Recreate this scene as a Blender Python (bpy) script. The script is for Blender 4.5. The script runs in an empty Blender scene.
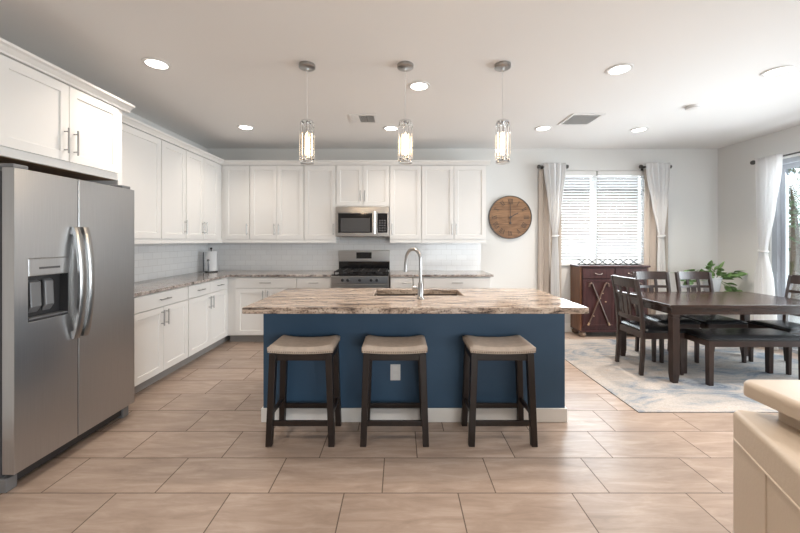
import bpy, bmesh, math, random
from mathutils import Vector, Matrix
random.seed(7)
R = math.radians
SC = bpy.context.scene
COL = SC.collection

# ------------------------------------------------------------------ camera
EYE = 1.365
cam_d = bpy.data.cameras.new('camera')
cam_d.sensor_width = 36.0
cam_d.lens = 358.0 / 800.0 * 36.0
cam_d.shift_y = -26.0 / 800.0
cam_d.clip_start = 0.05
cam = bpy.data.objects.new('camera', cam_d)
cam.location = (0, 0, EYE)
cam.rotation_euler = (R(90), 0, 0)
COL.objects.link(cam)
SC.camera = cam

# ------------------------------------------------------------------ view, world, lights
SC.view_settings.view_transform = 'Standard'
SC.view_settings.look = 'None'
SC.view_settings.gamma = 1.0
SC.view_settings.use_curve_mapping = False
SC.view_settings.exposure = 0.03

W = bpy.data.worlds.new('sky')
SC.world = W
W.use_nodes = True
bg = W.node_tree.nodes['Background']
bg.inputs[0].default_value = (0.80, 0.90, 1.0, 1)
bg.inputs[1].default_value = 3.2

CAN_W = 12.0
CAN_COL = (1.0, 0.88, 0.76)
DAY = (0.90, 0.95, 1.0)


def area(name, loc, rot, sx, sy, power, color):
    l = bpy.data.lights.new(name, 'AREA')
    l.shape = 'RECTANGLE'
    l.size = sx
    l.size_y = sy
    l.energy = power
    l.color = color
    o = bpy.data.objects.new(name, l)
    o.location = loc
    o.rotation_euler = rot
    COL.objects.link(o)
    return o


# daylight through patio door and dining window, plus added fill from behind the camera
area('daylight_patio_door', (5.15, 3.3, 1.25), (0, R(72), 0), 2.2, 2.4, 250, DAY)
area('daylight_dining_window', (2.95, 5.75, 1.70), (R(-90), 0, 0), 1.5, 1.4, 85, DAY)
area('rear_fill_light', (2.6, -4.75, 1.25), (R(90), 0, 0), 3.4, 2.1, 190, (0.96, 0.98, 1.0))


# ------------------------------------------------------------------ materials
def ramp(nt, pts, interp='LINEAR'):
    n = nt.nodes.new('ShaderNodeValToRGB')
    n.color_ramp.interpolation = interp
    e = n.color_ramp.elements
    while len(e) < len(pts):
        e.new(0.5)
    for i, (p, c) in enumerate(pts):
        e[i].position = p
        e[i].color = (c[0], c[1], c[2], 1)
    return n


def mat(name, col, rough=0.5, metal=0.0, spec=0.5, noise=0.0, nscale=20, bump=0.0, bscale=200, stretch=None, coat=0.0):
    m = bpy.data.materials.new(name)
    m.use_nodes = True
    nt = m.node_tree
    b = nt.nodes['Principled BSDF']
    b.inputs['Base Color'].default_value = (*col, 1)
    b.inputs['Roughness'].default_value = rough
    b.inputs['Metallic'].default_value = metal
    b.inputs['Specular IOR Level'].default_value = spec
    b.inputs['Coat Weight'].default_value = coat
    if noise or bump:
        tc = nt.nodes.new('ShaderNodeTexCoord')
        mp = nt.nodes.new('ShaderNodeMapping')
        nt.links.new(tc.outputs['Object'], mp.inputs[0])
        if stretch:
            mp.inputs['Scale'].default_value = stretch
    if noise:
        n = nt.nodes.new('ShaderNodeTexNoise')
        n.inputs['Scale'].default_value = nscale
        n.inputs['Detail'].default_value = 5
        nt.links.new(mp.outputs[0], n.inputs['Vector'])
        lo = [max(0, c * (1 - noise)) for c in col]
        hi = [min(1, c * (1 + noise)) for c in col]
        r = ramp(nt, [(0.3, lo), (0.7, hi)])
        nt.links.new(n.outputs['Fac'], r.inputs[0])
        nt.links.new(r.outputs[0], b.inputs['Base Color'])
    if bump:
        n2 = nt.nodes.new('ShaderNodeTexNoise')
        n2.inputs['Scale'].default_value = bscale
        nt.links.new(mp.outputs[0], n2.inputs['Vector'])
        bp = nt.nodes.new('ShaderNodeBump')
        bp.inputs['Strength'].default_value = bump
        bp.inputs['Distance'].default_value = 0.003
        nt.links.new(n2.outputs['Fac'], bp.inputs['Height'])
        nt.links.new(bp.outputs[0], b.inputs['Normal'])
    return m


def emat(name, col, strength):
    m = bpy.data.materials.new(name)
    m.use_nodes = True
    b = m.node_tree.nodes['Principled BSDF']
    b.inputs['Base Color'].default_value = (0.8, 0.8, 0.8, 1)
    b.inputs['Emission Color'].default_value = (*col, 1)
    b.inputs['Emission Strength'].default_value = strength
    return m


def cloth_mat(name, col, trans):
    m = bpy.data.materials.new(name)
    m.use_nodes = True
    nt = m.node_tree
    b = nt.nodes['Principled BSDF']
    b.inputs['Base Color'].default_value = (*col, 1)
    b.inputs['Roughness'].default_value = 0.9
    b.inputs['Specular IOR Level'].default_value = 0.1
    t = nt.nodes.new('ShaderNodeBsdfTranslucent')
    t.inputs[0].default_value = (*col, 1)
    mx = nt.nodes.new('ShaderNodeMixShader')
    mx.inputs[0].default_value = trans
    out = nt.nodes['Material Output']
    nt.links.new(b.outputs[0], mx.inputs[1])
    nt.links.new(t.outputs[0], mx.inputs[2])
    nt.links.new(mx.outputs[0], out.inputs[0])
    return m


def pane_mat(name):
    m = bpy.data.materials.new(name)
    m.use_nodes = True
    nt = m.node_tree
    nt.nodes.remove(nt.nodes['Principled BSDF'])
    t = nt.nodes.new('ShaderNodeBsdfTransparent')
    t.inputs[0].default_value = (0.95, 0.97, 0.97, 1)
    g = nt.nodes.new('ShaderNodeBsdfGlossy')
    g.inputs['Roughness'].default_value = 0.02
    f = nt.nodes.new('ShaderNodeFresnel')
    f.inputs[0].default_value = 1.45
    mx = nt.nodes.new('ShaderNodeMixShader')
    nt.links.new(f.outputs[0], mx.inputs[0])
    nt.links.new(t.outputs[0], mx.inputs[1])
    nt.links.new(g.outputs[0], mx.inputs[2])
    nt.links.new(mx.outputs[0], nt.nodes['Material Output'].inputs[0])
    return m


def glass_mat(name):
    m = bpy.data.materials.new(name)
    m.use_nodes = True
    b = m.node_tree.nodes['Principled BSDF']
    b.inputs['Base Color'].default_value = (1, 1, 1, 1)
    b.inputs['Roughness'].default_value = 0.02
    b.inputs['IOR'].default_value = 1.5
    b.inputs['Transmission Weight'].default_value = 1.0
    return m


def math_node(nt, op, a, b=None):
    n = nt.nodes.new('ShaderNodeMath')
    n.operation = op
    for i, v in enumerate((a, b)):
        if v is None:
            continue
        if isinstance(v, (int, float)):
            n.inputs[i].default_value = v
        else:
            nt.links.new(v, n.inputs[i])
    return n.outputs[0]


def mixc(nt, fac, a, b, mode='MIX'):
    n = nt.nodes.new('ShaderNodeMix')
    n.data_type = 'RGBA'
    n.blend_type = mode
    for sock, v in ((n.inputs[0], fac), (n.inputs[6], a), (n.inputs[7], b)):
        if isinstance(v, (int, float)):
            sock.default_value = v
        elif isinstance(v, tuple):
            sock.default_value = (*v, 1)
        else:
            nt.links.new(v, sock)
    return n.outputs[2]


def tile_floor_mat():
    m = bpy.data.materials.new('floor_tile')
    m.use_nodes = True
    nt = m.node_tree
    b = nt.nodes['Principled BSDF']
    geo = nt.nodes.new('ShaderNodeNewGeometry')
    sep = nt.nodes.new('ShaderNodeSeparateXYZ')
    nt.links.new(geo.outputs['Position'], sep.inputs[0])
    X, Y = sep.outputs[0], sep.outputs[1]
    v = math_node(nt, 'DIVIDE', math_node(nt, 'SUBTRACT', Y, 1.932), 0.3128)
    row = math_node(nt, 'FLOOR', v)
    fv = math_node(nt, 'SUBTRACT', v, row)
    u = math_node(nt, 'DIVIDE', math_node(nt, 'SUBTRACT', math_node(nt, 'ADD', X, 1.33), math_node(nt, 'MULTIPLY', row, 0.205)), 0.615)
    colu = math_node(nt, 'FLOOR', u)
    fu = math_node(nt, 'SUBTRACT', u, colu)
    g1 = math_node(nt, 'LESS_THAN', fu, 0.010)
    g2 = math_node(nt, 'LESS_THAN', fv, 0.019)
    grout = math_node(nt, 'MAXIMUM', g1, g2)
    cmb = nt.nodes.new('ShaderNodeCombineXYZ')
    nt.links.new(colu, cmb.inputs[0])
    nt.links.new(row, cmb.inputs[1])
    wn = nt.nodes.new('ShaderNodeTexWhiteNoise')
    wn.noise_dimensions = '3D'
    nt.links.new(cmb.outputs[0], wn.inputs[0])
    # streaks inside each tile, shifted from tile to tile
    sc = nt.nodes.new('ShaderNodeVectorMath')
    sc.operation = 'MULTIPLY_ADD'
    nt.links.new(wn.outputs['Color'], sc.inputs[0])
    sc.inputs[1].default_value = (9, 9, 9)
    nt.links.new(geo.outputs['Position'], sc.inputs[2])
    mp = nt.nodes.new('ShaderNodeMapping')
    mp.inputs['Rotation'].default_value = (0, 0, R(-14))
    mp.inputs['Scale'].default_value = (1.3, 7.5, 1)
    nt.links.new(sc.outputs[0], mp.inputs[0])
    n = nt.nodes.new('ShaderNodeTexNoise')
    n.inputs['Scale'].default_value = 2.3
    n.inputs['Detail'].default_value = 8
    n.inputs['Roughness'].default_value = 0.68
    n.inputs['Distortion'].default_value = 0.5
    nt.links.new(mp.outputs[0], n.inputs['Vector'])
    r = ramp(nt, [(0.28, (0.255, 0.19, 0.152)), (0.5, (0.345, 0.264, 0.214)), (0.72, (0.45, 0.36, 0.305))])
    nt.links.new(n.outputs['Fac'], r.inputs[0])
    tone = math_node(nt, 'ADD', math_node(nt, 'MULTIPLY', wn.outputs['Value'], 0.16), 0.92)
    tn = nt.nodes.new('ShaderNodeCombineXYZ')
    for i in range(3):
        nt.links.new(tone, tn.inputs[i])
    c1 = mixc(nt, 1.0, r.outputs[0], tn.outputs[0], 'MULTIPLY')
    c2 = mixc(nt, grout, c1, (0.11, 0.08, 0.062))
    nt.links.new(c2, b.inputs['Base Color'])
    rg = math_node(nt, 'ADD', math_node(nt, 'MULTIPLY', grout, 0.45), 0.33)
    nt.links.new(rg, b.inputs['Roughness'])
    bp = nt.nodes.new('ShaderNodeBump')
    bp.inputs['Strength'].default_value = 0.5
    bp.inputs['Distance'].default_value = 0.003
    nt.links.new(math_node(nt, 'SUBTRACT', 1.0, grout), bp.inputs['Height'])
    nt.links.new(bp.outputs[0], b.inputs['Normal'])
    return m


def granite_mat(name, stretch, light, mid, dark, black, rough=0.12):
    m = bpy.data.materials.new(name)
    m.use_nodes = True
    nt = m.node_tree
    b = nt.nodes['Principled BSDF']
    tc = nt.nodes.new('ShaderNodeTexCoord')
    mp = nt.nodes.new('ShaderNodeMapping')
    mp.inputs['Scale'].default_value = stretch
    mp.inputs['Rotation'].default_value = (0, 0, R(6))
    nt.links.new(tc.outputs['Object'], mp.inputs[0])
    n = nt.nodes.new('ShaderNodeTexNoise')
    n.inputs['Scale'].default_value = 7
    n.inputs['Detail'].default_value = 9
    n.inputs['Roughness'].default_value = 0.72
    n.inputs['Distortion'].default_value = 0.9
    nt.links.new(mp.outputs[0], n.inputs['Vector'])
    r = ramp(nt, [(0.33, black), (0.40, dark), (0.48, mid), (0.58, light), (0.72, tuple(min(1, c * 1.25) for c in light))])
    nt.links.new(n.outputs['Fac'], r.inputs[0])
    n2 = nt.nodes.new('ShaderNodeTexNoise')
    n2.inputs['Scale'].default_value = 70
    n2.inputs['Detail'].default_value = 4
    nt.links.new(tc.outputs['Object'], n2.inputs['Vector'])
    r2 = ramp(nt, [(0.38, (0.10, 0.08, 0.075)), (0.46, (1, 1, 1))])
    nt.links.new(n2.outputs['Fac'], r2.inputs[0])
    c = mixc(nt, 0.55, r.outputs[0], r2.outputs[0], 'MULTIPLY')
    nt.links.new(c, b.inputs['Base Color'])
    b.inputs['Roughness'].default_value = rough
    return m


def subway_mat(name, horiz):
    m = bpy.data.materials.new(name)
    m.use_nodes = True
    nt = m.node_tree
    b = nt.nodes['Principled BSDF']
    geo = nt.nodes.new('ShaderNodeNewGeometry')
    sep = nt.nodes.new('ShaderNodeSeparateXYZ')
    nt.links.new(geo.outputs['Position'], sep.inputs[0])
    cmb = nt.nodes.new('ShaderNodeCombineXYZ')
    nt.links.new(sep.outputs[0 if horiz == 'X' else 1], cmb.inputs[0])
    nt.links.new(math_node(nt, 'SUBTRACT', sep.outputs[2], 0.915), cmb.inputs[1])
    br = nt.nodes.new('ShaderNodeTexBrick')
    br.inputs['Scale'].default_value = 1
    br.inputs['Color1'].default_value = (0.80, 0.80, 0.80, 1)
    br.inputs['Color2'].default_value = (0.76, 0.76, 0.765, 1)
    br.inputs['Mortar'].default_value = (0.62, 0.61, 0.60, 1)
    br.inputs['Mortar Size'].default_value = 0.0016
    br.inputs['Brick Width'].default_value = 0.154
    br.inputs['Row Height'].default_value = 0.078
    nt.links.new(cmb.outputs[0], br.inputs['Vector'])
    nt.links.new(br.outputs['Color'], b.inputs['Base Color'])
    b.inputs['Roughness'].default_value = 0.15
    bp = nt.nodes.new('ShaderNodeBump')
    bp.inputs['Strength'].default_value = 0.35
    bp.inputs['Distance'].default_value = 0.002
    bp.invert = True
    nt.links.new(br.outputs['Fac'], bp.inputs['Height'])
    nt.links.new(bp.outputs[0], b.inputs['Normal'])
    return m


def rug_mat():
    m = bpy.data.materials.new('rug_pile')
    m.use_nodes = True
    nt = m.node_tree
    b = nt.nodes['Principled BSDF']
    tc = nt.nodes.new('ShaderNodeTexCoord')
    mp = nt.nodes.new('ShaderNodeMapping')
    mp.inputs['Scale'].default_value = (1.0, 2.2, 1)
    mp.inputs['Rotation'].default_value = (0, 0, R(-12))
    nt.links.new(tc.outputs['Object'], mp.inputs[0])
    n = nt.nodes.new('ShaderNodeTexNoise')
    n.inputs['Scale'].default_value = 1.7
    n.inputs['Detail'].default_value = 10
    n.inputs['Roughness'].default_value = 0.74
    n.inputs['Distortion'].default_value = 1.1
    nt.links.new(mp.outputs[0], n.inputs['Vector'])
    r = ramp(nt, [(0.33, (0.11, 0.14, 0.19)), (0.43, (0.25, 0.27, 0.30)), (0.50, (0.36, 0.34, 0.325)), (0.58, (0.43, 0.39, 0.36)), (0.72, (0.36, 0.305, 0.27))])
    nt.links.new(n.outputs['Fac'], r.inputs[0])
    n2 = nt.nodes.new('ShaderNodeTexNoise')
    n2.inputs['Scale'].default_value = 90
    nt.links.new(tc.outputs['Object'], n2.inputs['Vector'])
    r2 = ramp(nt, [(0.3, (0.8, 0.8, 0.8)), (0.7, (1, 1, 1))])
    nt.links.new(n2.outputs['Fac'], r2.inputs[0])
    nt.links.new(mixc(nt, 1.0, r.outputs[0], r2.outputs[0], 'MULTIPLY'), b.inputs['Base Color'])
    b.inputs['Roughness'].default_value = 0.95
    b.inputs['Specular IOR Level'].default_value = 0.1
    return m


def steel_mat(name, col, rough, stretch):
    m = mat(name, col, rough, 1.0, noise=0.05, nscale=6, stretch=stretch)
    return m


def wood_mat(name, c1, c2, stretch, rough=0.35, scale=6, coat=0.0):
    m = bpy.data.materials.new(name)
    m.use_nodes = True
    nt = m.node_tree
    b = nt.nodes['Principled BSDF']
    tc = nt.nodes.new('ShaderNodeTexCoord')
    mp = nt.nodes.new('ShaderNodeMapping')
    mp.inputs['Scale'].default_value = stretch
    nt.links.new(tc.outputs['Object'], mp.inputs[0])
    n = nt.nodes.new('ShaderNodeTexNoise')
    n.inputs['Scale'].default_value = scale
    n.inputs['Detail'].default_value = 6
    n.inputs['Distortion'].default_value = 0.4
    nt.links.new(mp.outputs[0], n.inputs['Vector'])
    r = ramp(nt, [(0.3, c1), (0.7, c2)])
    nt.links.new(n.outputs['Fac'], r.inputs[0])
    nt.links.new(r.outputs[0], b.inputs['Base Color'])
    b.inputs['Roughness'].default_value = rough
    b.inputs['Coat Weight'].default_value = coat
    return m


def clock_wood_mat():
    m = bpy.data.materials.new('clock_planks')
    m.use_nodes = True
    nt = m.node_tree
    b = nt.nodes['Principled BSDF']
    tc = nt.nodes.new('ShaderNodeTexCoord')
    sep = nt.nodes.new('ShaderNodeSeparateXYZ')
    nt.links.new(tc.outputs['Object'], sep.inputs[0])
    v = math_node(nt, 'DIVIDE', sep.outputs[2], 0.11)
    fl = math_node(nt, 'FLOOR', v)
    wn = nt.nodes.new('ShaderNodeTexWhiteNoise')
    wn.noise_dimensions = '1D'
    nt.links.new(fl, wn.inputs['W'])
    line = math_node(nt, 'LESS_THAN', math_node(nt, 'SUBTRACT', v, fl), 0.035)
    mp = nt.nodes.new('ShaderNodeMapping')
    mp.inputs['Scale'].default_value = (2, 2, 22)
    nt.links.new(tc.outputs['Object'], mp.inputs[0])
    n = nt.nodes.new('ShaderNodeTexNoise')
    n.inputs['Scale'].default_value = 4
    n.inputs['Detail'].default_value = 5
    nt.links.new(mp.outputs[0], n.inputs['Vector'])
    f = math_node(nt, 'ADD', math_node(nt, 'MULTIPLY', wn.outputs['Value'], 0.25), math_node(nt, 'SUBTRACT', n.outputs['Fac'], 0.12))
    r = ramp(nt, [(0.25, (0.15, 0.075, 0.035)), (0.75, (0.33, 0.18, 0.09))])
    nt.links.new(f, r.inputs[0])
    nt.links.new(mixc(nt, line, r.outputs[0], (0.06, 0.03, 0.015)), b.inputs['Base Color'])
    b.inputs['Roughness'].default_value = 0.6
    return m


M = {}
M['wall'] = mat('wall_paint', (0.68, 0.675, 0.66), 0.75, bump=0.12, bscale=160)
M['ceil'] = mat('ceiling_paint', (0.80, 0.79, 0.78), 0.85, bump=0.1, bscale=140)
M['floor'] = tile_floor_mat()
M['trimw'] = mat('trim_white', (0.78, 0.77, 0.75), 0.4)
M['cab'] = mat('cabinet_white', (0.78, 0.77, 0.755), 0.38)
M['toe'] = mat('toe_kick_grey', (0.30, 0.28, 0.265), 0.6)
M['raw'] = wood_mat('raw_cabinet_wood', (0.22, 0.13, 0.07), (0.34, 0.21, 0.12), (1, 8, 8), 0.6)
M['nickel'] = mat('brushed_nickel', (0.42, 0.415, 0.41), 0.28, 1.0)
M['chrome'] = mat('chrome', (0.78, 0.79, 0.80), 0.08, 1.0)
M['steel'] = steel_mat('stainless_steel', (0.50, 0.505, 0.515), 0.32, (60, 60, 0.6))
M['steel_h'] = steel_mat('stainless_steel_range', (0.50, 0.49, 0.48), 0.28, (0.6, 60, 60))
M['fridge_side'] = mat('fridge_side_grey', (0.07, 0.073, 0.08), 0.5, 0.2, bump=0.25, bscale=300)
M['dark'] = mat('dark_plastic', (0.03, 0.03, 0.033), 0.35)
M['gasket'] = mat('grey_gasket', (0.10, 0.10, 0.105), 0.7)
M['greyplastic'] = mat('grey_plastic', (0.20, 0.205, 0.215), 0.35, 0.3)
M['blackglass'] = mat('black_glass', (0.012, 0.012, 0.013), 0.06, coat=0.3)
M['screen'] = mat('oven_window_mesh', (0.06, 0.06, 0.063), 0.4)
M['iron'] = mat('cast_iron', (0.015, 0.015, 0.016), 0.55)
M['granite'] = granite_mat('granite_island', (0.62, 3.2, 3.2), (0.60, 0.50, 0.415), (0.40, 0.305, 0.24), (0.14, 0.11, 0.095), (0.03, 0.027, 0.028))
M['granite2'] = granite_mat('granite_perimeter', (1.0, 2.2, 2.2), (0.50, 0.45, 0.42), (0.32, 0.275, 0.25), (0.11, 0.095, 0.088), (0.025, 0.022, 0.022))
M['navy'] = mat('navy_paint', (0.030, 0.078, 0.145), 0.55, noise=0.06, nscale=3)
M['subX'] = subway_mat('subway_tile_back', 'X')
M['subY'] = subway_mat('subway_tile_left', 'Y')
M['outlet'] = mat('outlet_white', (0.74, 0.73, 0.72), 0.35)
M['sink'] = mat('sink_composite', (0.10, 0.078, 0.062), 0.45, noise=0.3, nscale=120)
M['stoolwood'] = wood_mat('espresso_stool_wood', (0.008, 0.0045, 0.0035), (0.016, 0.009, 0.007), (3, 3, 0.6), 0.42)
M['stoolseat'] = mat('taupe_linen_seat', (0.53, 0.44, 0.365), 0.75, noise=0.10, nscale=30, bump=0.25, bscale=420)
M['nail'] = mat('antique_nailheads', (0.30, 0.25, 0.20), 0.3, 1.0)
M['tablewood'] = wood_mat('espresso_table_wood', (0.022, 0.012, 0.009), (0.040, 0.021, 0.015), (0.7, 6, 6), 0.2)
M['chairwood'] = wood_mat('espresso_chair_wood', (0.018, 0.010, 0.008), (0.034, 0.018, 0.014), (4, 4, 0.7), 0.3)
M['blackseat'] = mat('black_faux_leather', (0.010, 0.011, 0.013), 0.27, bump=0.15, bscale=120)
M['buffet'] = wood_mat('mahogany_carved', (0.035, 0.014, 0.015), (0.075, 0.028, 0.027), (5, 5, 0.8), 0.35)
M['buffetside'] = wood_mat('brown_buffet_side', (0.12, 0.055, 0.03), (0.20, 0.095, 0.05), (6, 6, 0.5), 0.4)
M['buffetfoot'] = wood_mat('worn_buffet_foot', (0.10, 0.06, 0.04), (0.24, 0.17, 0.12), (8, 8, 8), 0.5)
M['club'] = mat('carved_shaft_brown', (0.13, 0.085, 0.065), 0.35)
M['clubtip'] = mat('carved_tan', (0.42, 0.29, 0.18), 0.4)
M['brass'] = mat('aged_silver_pull', (0.45, 0.40, 0.36), 0.3, 1.0)
M['rug'] = rug_mat()
M['sheer'] = cloth_mat('white_sheer', (0.90, 0.90, 0.90), 0.35)
M['drape'] = cloth_mat('taupe_drape', (0.62, 0.55, 0.49), 0.15)
M['rod'] = mat('dark_pewter_rod', (0.10, 0.095, 0.09), 0.35, 0.8)
M['blind'] = cloth_mat('white_vinyl_slat', (0.84, 0.85, 0.86), 0.25)
M['frame'] = mat('white_vinyl_frame', (0.80, 0.80, 0.80), 0.4)
M['doorframe'] = mat('grey_door_frame', (0.36, 0.38, 0.41), 0.45)
M['pane'] = pane_mat('window_glass')
M['crystal'] = glass_mat('crystal_glass')
M['bulb'] = emat('warm_bulb', (1.0, 0.72, 0.42), 9)
M['lens'] = emat('led_lens', (1.0, 0.95, 0.88), 11)
M['clockface'] = clock_wood_mat()
M['clockrim'] = mat('clock_dark_rim', (0.05, 0.04, 0.035), 0.5)
M['ink'] = mat('clock_dark_paint', (0.05, 0.032, 0.022), 0.6)
M['leather'] = mat('cream_leather', (0.56, 0.465, 0.37), 0.42, bump=0.3, bscale=70)
M['leaf'] = mat('pothos_leaf', (0.15, 0.27, 0.09), 0.4, noise=0.45, nscale=25)
M['stem'] = mat('green_stem', (0.12, 0.22, 0.05), 0.5)
M['pot'] = mat('white_glazed_pot', (0.74, 0.77, 0.80), 0.2)
M['soil'] = mat('dark_soil', (0.03, 0.022, 0.016), 0.95, bump=0.8, bscale=60)
M['paper'] = mat('paper_towel', (0.82, 0.82, 0.83), 0.9, bump=0.4, bscale=150)
M['blackmetal'] = mat('black_metal', (0.02, 0.02, 0.02), 0.4, 0.5)
M['ventw'] = mat('white_vent_metal', (0.74, 0.73, 0.72), 0.5)
M['duct'] = mat('dark_duct', (0.24, 0.235, 0.23), 0.8)
M['concrete'] = mat('patio_concrete', (0.50, 0.47, 0.44), 0.8, noise=0.15, nscale=3)
M['block'] = mat('block_wall', (0.50, 0.44, 0.39), 0.85, noise=0.12, nscale=5)
M['stucco'] = mat('neighbour_stucco', (0.42, 0.34, 0.28), 0.9, noise=0.1, nscale=4)
M['rooftile'] = mat('neighbour_roof', (0.20, 0.16, 0.14), 0.8, noise=0.3, nscale=12)
M['treeleaf'] = mat('tree_leaf', (0.10, 0.16, 0.07), 0.6, noise=0.4, nscale=9)
M['bark'] = mat('tree_bark', (0.13, 0.09, 0.06), 0.9, noise=0.3, nscale=20)


# ------------------------------------------------------------------ mesh builder
class MB:
    def __init__(self):
        self.bm = bmesh.new()

    def box(self, x0, x1, y0, y1, z0, z1, mtx=None):
        vs = [self.bm.verts.new((x, y, z)) for z in (z0, z1) for y in (y0, y1) for x in (x0, x1)]
        for f in ((0, 2, 3, 1), (4, 5, 7, 6), (0, 1, 5, 4), (2, 6, 7, 3), (0, 4, 6, 2), (1, 3, 7, 5)):
            self.bm.faces.new([vs[i] for i in f])
        if mtx is not None:
            bmesh.ops.transform(self.bm, matrix=mtx, verts=vs)
        return self

    def bar(self, p, q, w, d, up=(0, 0, 1), w2=None, d2=None):
        """a bar of rectangular section from p to q; w across, d deep; may taper to w2, d2"""
        p, q = Vector(p), Vector(q)
        a = (q - p).normalized()
        u = Vector(up)
        s = a.cross(u)
        if s.length < 1e-4:
            s = a.cross(Vector((0, 1, 0)))
        s.normalize()
        t = s.cross(a).normalized()
        w2 = w if w2 is None else w2
        d2 = d if d2 is None else d2
        vs = []
        for c, ww, dd in ((p, w, d), (q, w2, d2)):
            for i, j in ((-1, -1), (1, -1), (1, 1), (-1, 1)):
                vs.append(self.bm.verts.new(c + s * (i * ww / 2) + t * (j * dd / 2)))
        for f in ((3, 2, 1, 0), (4, 5, 6, 7), (0, 1, 5, 4), (1, 2, 6, 5), (2, 3, 7, 6), (3, 0, 4, 7)):
            self.bm.faces.new([vs[i] for i in f])
        return self

    def leg(self, b, t, wb, wt):
        """square leg, horizontal section: bottom centre b, top centre t"""
        vs = []
        for c, w in ((Vector(b), wb), (Vector(t), wt)):
            for i, j in ((-1, -1), (1, -1), (1, 1), (-1, 1)):
                vs.append(self.bm.verts.new(c + Vector((i * w / 2, j * w / 2, 0))))
        for f in ((3, 2, 1, 0), (4, 5, 6, 7), (0, 1, 5, 4), (1, 2, 6, 5), (2, 3, 7, 6), (3, 0, 4, 7)):
            self.bm.faces.new([vs[i] for i in f])
        return self

    def tube(self, pts, r, seg=10, cap=True):
        pts = [Vector(p) for p in pts]
        rs = r if isinstance(r, (list, tuple)) else [r] * len(pts)
        rings = []
        ref = None
        for i, p in enumerate(pts):
            a = (pts[min(i + 1, len(pts) - 1)] - pts[max(i - 1, 0)]).normalized()
            if ref is None:
                ref = a.orthogonal().normalized()
            ref = (ref - a * ref.dot(a))
            if ref.length < 1e-5:
                ref = a.orthogonal()
            ref.normalize()
            s = a.cross(ref)
            rings.append([self.bm.verts.new(p + (ref * math.cos(t) + s * math.sin(t)) * rs[i]) for t in [2 * math.pi * k / seg for k in range(seg)]])
        for a, b in zip(rings, rings[1:]):
            for k in range(seg):
                self.bm.faces.new((a[k], a[(k + 1) % seg], b[(k + 1) % seg], b[k]))
        if cap:
            self.bm.faces.new(rings[0][::-1])
            self.bm.faces.new(rings[-1])
        return self

    def lathe(self, prof, c=(0, 0, 0), seg=32, axis='Z'):
        rings = []
        for r, z in prof:
            ring = []
            for k in range(seg):
                t = 2 * math.pi * k / seg
                if axis == 'Z':
                    v = (c[0] + r * math.cos(t), c[1] + r * math.sin(t), c[2] + z)
                elif axis == 'Y':
                    v = (c[0] + r * math.cos(t), c[1] + z, c[2] - r * math.sin(t))
                else:
                    v = (c[0] + z, c[1] + r * math.cos(t), c[2] + r * math.sin(t))
                ring.append(self.bm.verts.new(v))
            rings.append(ring)
        for a, b in zip(rings, rings[1:]):
            for k in range(seg):
                self.bm.faces.new((a[k], a[(k + 1) % seg], b[(k + 1) % seg], b[k]))
        self.bm.faces.new(rings[0][::-1])
        self.bm.faces.new(rings[-1])
        return self

    def prism(self, poly, z0, z1):
        lo = [self.bm.verts.new((x, y, z0)) for x, y in poly]
        hi = [self.bm.verts.new((x, y, z1)) for x, y in poly]
        n = len(poly)
        self.bm.faces.new(lo[::-1])
        self.bm.faces.new(hi)
        for k in range(n):
            self.bm.faces.new((lo[k], lo[(k + 1) % n], hi[(k + 1) % n], hi[k]))
        return self

    def prism_x(self, poly, x0, x1):
        """polygon in (y, z) swept along x"""
        lo = [self.bm.verts.new((x0, y, z)) for y, z in poly]
        hi = [self.bm.verts.new((x1, y, z)) for y, z in poly]
        n = len(poly)
        self.bm.faces.new(lo)
        self.bm.faces.new(hi[::-1])
        for k in range(n):
            self.bm.faces.new((lo[k], hi[k], hi[(k + 1) % n], lo[(k + 1) % n]))
        return self

    def ball(self, c, r, sx=1, sy=1, sz=1, u=12, v=8):
        bmesh.ops.create_uvsphere(self.bm, u_segments=u, v_segments=v, radius=r, matrix=Matrix.Translation(c) @ Matrix.Diagonal((sx, sy, sz, 1)))
        return self

    def grid(self, fn, nu, nv):
        vs = [[self.bm.verts.new(fn(i / nu, j / nv)) for i in range(nu + 1)] for j in range(nv + 1)]
        for j in range(nv):
            for i in range(nu):
                self.bm.faces.new((vs[j][i], vs[j][i + 1], vs[j + 1][i + 1], vs[j + 1][i]))
        return self

    def build(self, name, m, parent=None, smooth=False, bevel=0.0, seg=2, solid=0.0, sub=0):
        bmesh.ops.recalc_face_normals(self.bm, faces=self.bm.faces[:])
        me = bpy.data.meshes.new(name)
        self.bm.to_mesh(me)
        self.bm.free()
        me.materials.append(m)
        o = bpy.data.objects.new(name, me)
        COL.objects.link(o)
        if parent is not None:
            o.parent = parent
        if smooth:
            for p in me.polygons:
                p.use_smooth = True
            try:
                me.set_sharp_from_angle(angle=R(40))
            except Exception:
                pass
        if solid:
            s = o.modifiers.new('thick', 'SOLIDIFY')
            s.thickness = solid
            s.offset = 0
        if bevel:
            b = o.modifiers.new('edge', 'BEVEL')
            b.width = bevel
            b.segments = seg
            b.limit_method = 'ANGLE'
            b.angle_limit = R(40)
        if sub:
            s = o.modifiers.new('round', 'SUBSURF')
            s.levels = sub
            s.render_levels = sub
        return o


def box(name, m, x0, x1, y0, y1, z0, z1, parent=None, bevel=0.0, seg=2):
    return MB().box(x0, x1, y0, y1, z0, z1).build(name, m, parent, bevel=bevel, seg=seg)


def empty(name, loc, rz=0.0):
    o = bpy.data.objects.new(name, None)
    o.location = loc
    o.rotation_euler = (0, 0, rz)
    o.empty_display_size = 0.1
    COL.objects.link(o)
    return o


def tag(o, label=None, cat=None, group=None, kind=None):
    if label:
        o['label'] = label
    if cat:
        o['category'] = cat
    if group:
        o['group'] = group
    if kind:
        o['kind'] = kind
    return o


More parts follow.
